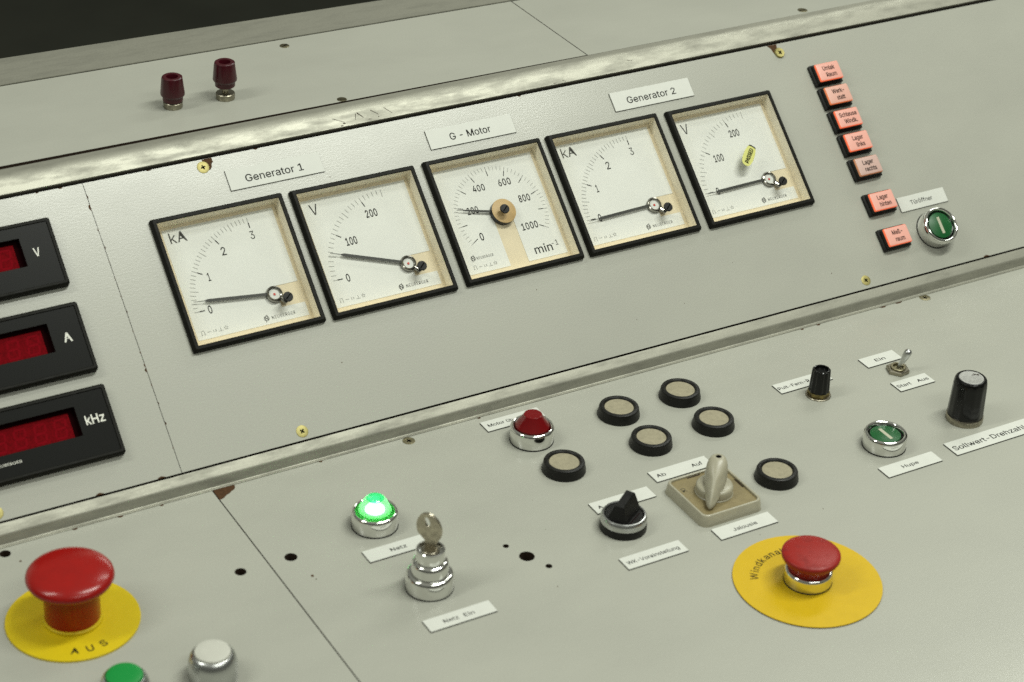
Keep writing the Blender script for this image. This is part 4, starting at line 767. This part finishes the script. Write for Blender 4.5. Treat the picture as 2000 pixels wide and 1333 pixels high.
# green and white buttons at the near edge of the desk
def dome_button(u, v, label, cap_m, name):
    t = thing('push_button', label, 'push button', place('desk', u, v), 'domed buttons near the desk edge')
    ks = .87
    MB().lathe([(r * ks, h) for r, h in [(16.2, .02), (16.3, 9.0), (16.1, 12.0), (15.4, 14.4), (14.2, 16.4), (13.2, 17.4), (12.6, 17.7), (12.2, 17.2), (12.2, 14)]], 72, cap1=False).build('bezel_ring', m_satin, t)
    MB().lathe([(r * ks, h) for r, h in [(12.15, 14), (12.1, 18.2), (11.7, 18.9), (11.0, 19.2), (6, 19.6)]], 56).build('button_cap', cap_m, t)
    return t
dome_button(-141.5, -233.5, 'bright green domed button cut by the bottom edge of the picture', m_greenb, 'green')
dome_button(-89.6, -236.6, 'ivory domed button in a satin metal ring', m_capwhite, 'white')

# ---------------------------------------------------------------- emergency stop buttons
t = thing('emergency_stop', 'large glossy red mushroom button on a yellow disc reading AUS', 'emergency stop', place('desk', -142.6, -152.4), 'red mushroom stop buttons')
d = MB().lathe([(39.5, .03), (39.5, 1.2), (39.2, 1.5)], 96).build('yellow_disc', m_yellowb, t)
k = MB(); arc_text(k, 'AUS', (0, 0), 33.4, math.radians(-90 - 22.5), 5.2, 1.68, step=5.2, inward=True, offset=.008); k.build('lettering', m_ink, d, 0)
MB().lathe([(17.6, 1.6), (17.6, 3.2), (17.0, 3.8), (16.0, 3.8)], 64).build('collar', m_yellowb, t)
MB().lathe([(16.2, 3.6), (16.4, 5), (16.4, 23), (16.9, 25.6), (18.6, 27.2), (22.6, 28.8), (24.9, 30.4), (25.8, 32.4), (25.5, 34.2), (24.2, 35.8), (21.0, 37.3), (16.5, 38.5), (11.5, 39.3), (6, 39.7), (1.5, 39.8)], 80).build('mushroom_cap', m_red, t, 60)

t = thing('emergency_stop', 'matte worn red mushroom button on a yellow disc reading Windkanal', 'emergency stop', place('desk', 273.4, -318.0), 'red mushroom stop buttons')
d = MB().lathe([(46.6, .03), (46.6, 1.0)], 112).build('yellow_disc', m_yellow, t)
MB().lathe([(46.62, .02), (46.66, .55)], 112, cap1=False).build('dark_edge', m_core, d)
k = MB(); arc_text(k, 'Windkanal', (-.6, -.5), 30.3, math.radians(152), 5.0, 1.06, step=1.15, offset=.006); k.build('lettering', m_ink, d, 0)
MB().lathe([(15.3, 1.0), (15.3, 1.5), (15.0, 1.9)], 64, cap1=False).build('gasket', m_core, t)
MB().lathe([(15.0, 1.6), (15.0, 8.6), (14.7, 9.6), (14.1, 10.3), (13.4, 10.5), (12.6, 10.3), (12.0, 9.0)], 72, cap1=False).build('bezel_ring', m_chrome, t)
MB().lathe([(12.6, 8), (12.8, 12.5), (14.8, 15.4), (17.4, 18.0), (18.2, 19.6), (18.4, 21.0), (18.2, 21.9), (17.6, 22.5), (15, 23.1), (10, 23.7), (5, 24.0), (1, 24.1)], 72).build('mushroom_cap', m_redmatte, t, 60)

# ---------------------------------------------------------------- blanking plugs
for u, v, lab in ((269.0, -105.8, 'black blanking plug with beige centre, back left one of the square of four'), (320.2, -105.3, 'black blanking plug with beige centre, back right one of the square of four'),
                  (320.6, -146.2, 'black blanking plug with beige centre, front right one of the square of four'), (268.9, -146.8, 'black blanking plug with beige centre, front left of the four, behind the Ab plate'),
                  (200.2, -146.4, 'black blanking plug with beige centre, in front of the red lamp'), (322.6, -217.3, 'black blanking plug with beige centre, right of the ivory rotary switch')):
    t = thing('blanking_plug', lab, 'blanking plug', place('desk', u, v, 0, random.uniform(0, 6)), 'round black blanking plugs')
    MB().lathe([(14.6, .02), (14.9, .4), (14.8, 1.6), (14.2, 4.0), (13.9, 5.6), (13.9, 6.2), (13.5, 7.1), (12.6, 7.6), (11.2, 7.6), (10.5, 7.1), (10.1, 6.2)], 64, cap1=False).build('plug_ring', m_black, t)
    MB().lathe([(10.3, 6.0), (10.0, 6.35), (5, 6.4)], 48).build('plug_face', m_plugface, t)

# ---------------------------------------------------------------- key switch
t = thing('key_switch', 'stepped chrome key switch with a key standing in it', 'key switch', place('desk', 60.8, -218.2))
MB().lathe([(15.1, .02), (15.1, .7), (14.9, .9)], 64, cap1=False).build('gasket', m_core, t)
MB().lathe([(14.9, .85), (14.9, 9.2), (14.5, 10.8), (13.8, 11.8), (12.8, 12.2), (11.7, 12.0), (11.5, 12.6), (11.5, 18.2), (11.1, 19.6), (10.3, 20.6), (9.3, 20.9), (9.0, 21.3), (9.1, 22), (9.1, 28.2), (8.8, 29.2), (8.2, 29.6), (7.6, 29.5), (7.2, 28.4), (7.0, 26.6)], 72, cap1=True).build('lock_body', m_chrome, t)
MB().lathe([(5.6, 26.6), (5.6, 28.8), (5.2, 29.2), (2, 29.2)], 36).build('lock_core', m_nickel, t)
ky = MB()
kd = math.radians(-50)          # direction of the key's plane
# key outline in its own plane: s sideways, h upward
def oval(cx_, cy_, a_, b_, n, rot=0): return [(cx_ + a_ * math.cos(q) * math.cos(rot) - b_ * math.sin(q) * math.sin(rot), cy_ + a_ * math.cos(q) * math.sin(rot) + b_ * math.sin(q) * math.cos(rot)) for q in [2 * PI * i / n for i in range(n)]]
n = 40
tl = math.radians(14)
outer = oval(-1.2, 43.6, 7.9, 11.0, n, tl)
outer = [(x * (1 if h > 40 else max(.6, 1 - (40 - h) * .045)) + (0 if h > 40 else (40 - h) * .10), h) for x, h in outer]
hole = oval(-2.4, 48.4, 1.8, 3.7, n, tl)
th = 1.1
def kp(s_, h, o): return (s_ * math.cos(kd) - o * math.sin(kd), s_ * math.sin(kd) + o * math.cos(kd), h)
ky.loft([[kp(x, h, -th) for x, h in hole], [kp(x, h, -th) for x, h in outer], [kp(x, h, th) for x, h in outer], [kp(x, h, th) for x, h in hole], [kp(x, h, -th) for x, h in hole]])
ky.loft([[kp(x, h, o) for x, o in ((-3.6, -.9), (3.6, -.9), (3.6, .9), (-3.6, .9))] for h in (27.5, 38)], True, True)
ky.build('key', m_key, t, 30)

# ---------------------------------------------------------------- selector knob
t = thing('selector_knob', 'black selector knob with wedge grip in a satin silver ring', 'selector knob', place('desk', 201.0, -218.4))
MB().lathe([(15.2, .02), (15.3, .4), (15.2, 5.4), (15.0, 5.8)], 64, cap1=False).build('base_collar', m_black, t)
MB().lathe([(15.0, 5.6), (15.1, 6.0), (15.0, 8.6), (14.6, 10.0), (13.9, 10.9), (13.2, 11.1), (12.7, 10.6), (12.5, 9.0)], 72, cap1=False).build('silver_ring', m_satin, t)
kb = MB().lathe([(12.5, 8.8), (12.4, 9.8), (11.9, 10.2), (4, 10.2)], 56)
g = math.radians(32)
def gp(x, y, z): return (x * math.cos(g) - y * math.sin(g), x * math.sin(g) + y * math.cos(g), z)
kb.loft([[gp(x, y, 10.1) for x, y in ((-11.0, -6.6), (10.2, -6.6), (10.2, 6.6), (-11.0, 6.6))],
         [gp(x, y, 11.6) for x, y in ((-10.8, -6.4), (10.0, -6.4), (10.0, 6.4), (-10.8, 6.4))],
         [gp(x, y, z) for x, y, z in ((-8.0, -3.2, 20.2), (7.6, -3.2, 22.8), (7.6, 3.2, 22.8), (-8.0, 3.2, 20.2))],
         [gp(x, y, z) for x, y, z in ((-7.0, -2.5, 21.2), (6.8, -2.5, 23.8), (6.8, 2.5, 23.8), (-7.0, 2.5, 21.2))]], False, True)
kb.build('knob', m_matteblack, t, 20)
mk = MB(); mk.bar(gp(-8.0, -8.0, 0)[:2], gp(6.0, -8.0, 0)[:2], .5, 10.26); mk.build('pointer_line', m_recess, t, 0)

# ---------------------------------------------------------------- ivory rotary switch
t = thing('rotary_switch', 'ivory square rotary switch with a pear-shaped pointer handle', 'rotary switch', place('desk', 270.0, -219.6))
A_ = 24.2
L = [rrect(-A_ + s_, -A_ + s_, A_ - s_, A_ - s_, r, h, 6) for s_, h, r in ((0, .03, 5.5), (.2, 1.0, 5.5), (1.2, 7.4, 5.0), (1.6, 8.0, 4.8), (2.4, 8.2, 4.2), (2.9, 7.9, 3.8), (3.0, 6.4, 3.6))]
MB().loft(L).build('base_frame', m_ivory, t, 40)
ins = MB().loft([rrect(-A_ + 2.9, -A_ + 2.9, A_ - 2.9, A_ - 2.9, 3.6, 6.5, 6)], False, True).build('tan_insert', m_tan, t, 0)
for q_ in ([(-7, 20.2), (3, 20.2), (3, 21.1), (-7, 21.1)], [(20.0, -4), (21.0, -4), (21.0, 6), (20.0, 6)]): MB().sheet(q_, 6.6).build('dark_mark', m_edge, ins, 0)
k = MB(); text_size(k, 'R', -16.5, 8.0, 4.6, 6.58, -.012); k.build('scratched_letter', m_greyink, ins, 0)
MB().lathe([(12.6, 6.5), (12.6, 7.2), (12.2, 7.6), (12.2, 12.0), (11.6, 13.0), (10.4, 13.6), (4, 13.8)], 64).build('hub', m_ivory, t)
hd = MB()
ang = math.radians(228)
def teardrop(front, back, w, h, n=36, sh=0.0):
    out = []
    for i in range(n):
        q = 2 * PI * i / n
        c_ = math.cos(q); s_ = math.sin(q)
        if c_ >= 0: x = front * c_; y = w * s_ * (1 - .55 * c_ ** 1.6 if front > back * 1.5 else 1)
        else: x = back * c_; y = w * s_
        x += sh
        out.append((x * math.cos(ang) - y * math.sin(ang), x * math.sin(ang) + y * math.cos(ang), h))
    return out
prof = []
for h_, sb, sf, w_ in ((8.2, 19, 22.4, 1.2), (9.6, 12, 22.3, 3.2), (11.2, 3, 21.3, 5.2), (13.5, -4, 19.3, 6.6), (16, -6, 16.6, 7.2), (19, -8, 13, 7.4), (22, -9.5, 9, 7.2), (25, -10.8, 4.6, 6.8), (27.5, -11.5, .8, 6.0), (29.2, -11.2, -2, 4.8), (30.0, -10.2, -3.6, 3.4), (30.2, -9, -4.8, 2.0), (29.6, -8.7, -5.2, 1.7)):
    bk = min(6.5, (sf - sb) / 2); prof.append((h_, sf - (sb + bk), bk, w_, sb + bk))
hd.loft([teardrop(f_, b_, w_, h_, sh=c_) for h_, f_, b_, w_, c_ in prof], True, False)
ho = hd.build('handle', m_ivory, t, 70)
MB().lathe([(1.8, 29.75), (.6, 29.75)], 20, (-6.95 * math.cos(ang), -6.95 * math.sin(ang))).build('screw_well_shade', m_holeshade, ho)  # black disc painting the darkness inside the screw hole

# ---------------------------------------------------------------- small fluted knob
t = thing('potentiometer', 'small black fluted knob on a brass hex nut', 'knob', place('desk', 410.7, -146.2), 'black control knobs')
MB().lathe([(9.0, .02), (9.1, .6), (8.6, 1.0), (3, 1.0)], 48).build('washer', m_nickel, t)
MB().loft([[(7.9 * math.cos(PI / 3 * j + .3), 7.9 * math.sin(PI / 3 * j + .3), h) for j in range(6)] for h in (.95, 3.9, 4.3)], False, True).build('hex_nut', m_gold, t, 20)
n = 48
def fl_(r, h, d): return [((r - d * (1 if (j // 2) % 2 else 0)) * math.cos(2 * PI * j / n), (r - d * (1 if (j // 2) % 2 else 0)) * math.sin(2 * PI * j / n), h) for j in range(n)]
MB().loft([fl_(7.5, 4.2, .5), fl_(7.5, 5, .6), fl_(6.6, 20.4, .5), fl_(6.3, 21.4, .4), fl_(5.6, 21.8, .1), fl_(4.9, 21.6, 0), fl_(4.5, 19.8, 0)], True, True).build('knob', m_gloss, t, 25)

# tall knob
t = thing('potentiometer', 'tall black tapered knob with a metal cap and silver base ring', 'knob', place('desk', 485.2, -216.2), 'black control knobs')
MB().lathe([(13.0, .02), (13.1, .5), (13.0, 4.2), (12.7, 4.7), (12.2, 4.7)], 64).build('base_ring', m_nickel, t)
n = 72
def fl3(r, h, d): return [((r - d * (1 if (j // 3) % 2 else 0)) * math.cos(2 * PI * j / n), (r - d * (1 if (j // 3) % 2 else 0)) * math.sin(2 * PI * j / n), h) for j in range(n)]
MB().loft([fl3(12.4, 4.5, .2), fl3(12.6, 5.4, .25), fl3(12.2, 16, .25), fl3(11.8, 28, .22), fl3(11.4, 31.8, .15), fl3(10.8, 33.2, 0), fl3(9.8, 34.0, 0), fl3(9.0, 34.1, 0), fl3(8.6, 33.7, 0)], False, True).build('knob', m_gloss, t, 30)
cp = MB().lathe([(8.7, 33.72), (8.4, 34.0), (7.6, 34.05), (6.5, 33.92), (3, 33.8), (.5, 33.78)], 48).build('metal_cap', m_capmetal, t)
k = MB(); k.bar((2.0, 2.2), (7.4, 1.0), .45, 34.1); k.bar((4.2, 3.4), (6.4, -.4), .35, 34.12); k.build('scratch', m_edge, cp, 0)

# ---------------------------------------------------------------- toggle switch
t = thing('toggle_switch', 'small metal toggle switch with its bat lever leaning forward', 'toggle switch', place('desk', 482.7, -145.4))
MB().loft([[(r * math.cos(PI / 3 * j + .15), r * math.sin(PI / 3 * j + .15), h) for j in range(6)] for r, h in ((8.4, .02), (8.6, .5), (8.6, 2.4), (7.9, 3.0))] , False, False).loft([[(r * math.cos(PI / 3 * j + .15), r * math.sin(PI / 3 * j + .15), h) for j in range(6)] for r, h in ((7.9, 3.0), (5.0, 3.0))]).build('hex_nut', m_nickel, t, 20)
MB().lathe([(5.6, 2.0), (5.6, 3.8), (5.2, 4.1), (4.0, 4.1), (3.6, 2.4)], 36, cap1=True).build('bushing', m_dullscrew, t)
axis = Vector((4.0, -3.2, 14.5)).normalized(); e1 = axis.cross(Vector((0, 0, 1))).normalized(); e2 = axis.cross(e1)
lv = MB(); loops = []
for r, s_ in ((1.5, 1), (1.7, 4), (2.1, 8), (2.6, 12), (2.9, 15), (2.7, 16.6), (2.0, 17.6), (1.0, 18.1), (.2, 18.2)):
    loops.append([tuple(Vector((0, 0, 1.5)) + axis * s_ + e1 * r * math.cos(2 * PI * j / 24) + e2 * r * math.sin(2 * PI * j / 24)) for j in range(24)])
lv.loft(loops, True, True).build('lever', m_satin, t, 50)

# ---------------------------------------------------------------- binding posts on the top shelf
def post(u, v, lift, label):
    t = thing('binding_post', label, 'binding post', place('top', u, v), 'maroon binding posts')
    MB().lathe([(6.7, .02), (6.8, .4), (6.8, 4.1), (6.4, 4.5), (2, 4.5)], 44).build('metal_foot', m_nickel, t)
    MB().lathe([(2.3, 4.4), (2.3, 9 + lift)], 24).build('threaded_stem', m_nickel, t)
    z = 4.6 + lift
    n = 36
    def lobed(r, h, d): return [((r - d * abs(math.sin(4.5 * 2 * PI * j / n))) * math.cos(2 * PI * j / n), (r - d * abs(math.sin(4.5 * 2 * PI * j / n))) * math.sin(2 * PI * j / n), h + z) for j in range(n)]
    MB().loft([lobed(6.6, 0, 0), lobed(7.1, .5, 0), lobed(7.2, 3.4, 0), lobed(8.4, 4.8, 0), lobed(8.6, 5.6, .1), lobed(7.5, 17.2, .35), lobed(7.2, 18.0, .1), lobed(6.4, 18.5, 0), lobed(4.2, 18.4, 0), lobed(3.9, 17.6, 0), lobed(3.8, 10, 0)], True, True).build('insulated_nut', m_maroon, t, 35)
post(56.7, 163.0, 0.2, 'maroon binding post screwed right down onto its metal foot')
post(95.5, 161.3, 4.9, 'maroon binding post unscrewed, with a gap above its metal foot')
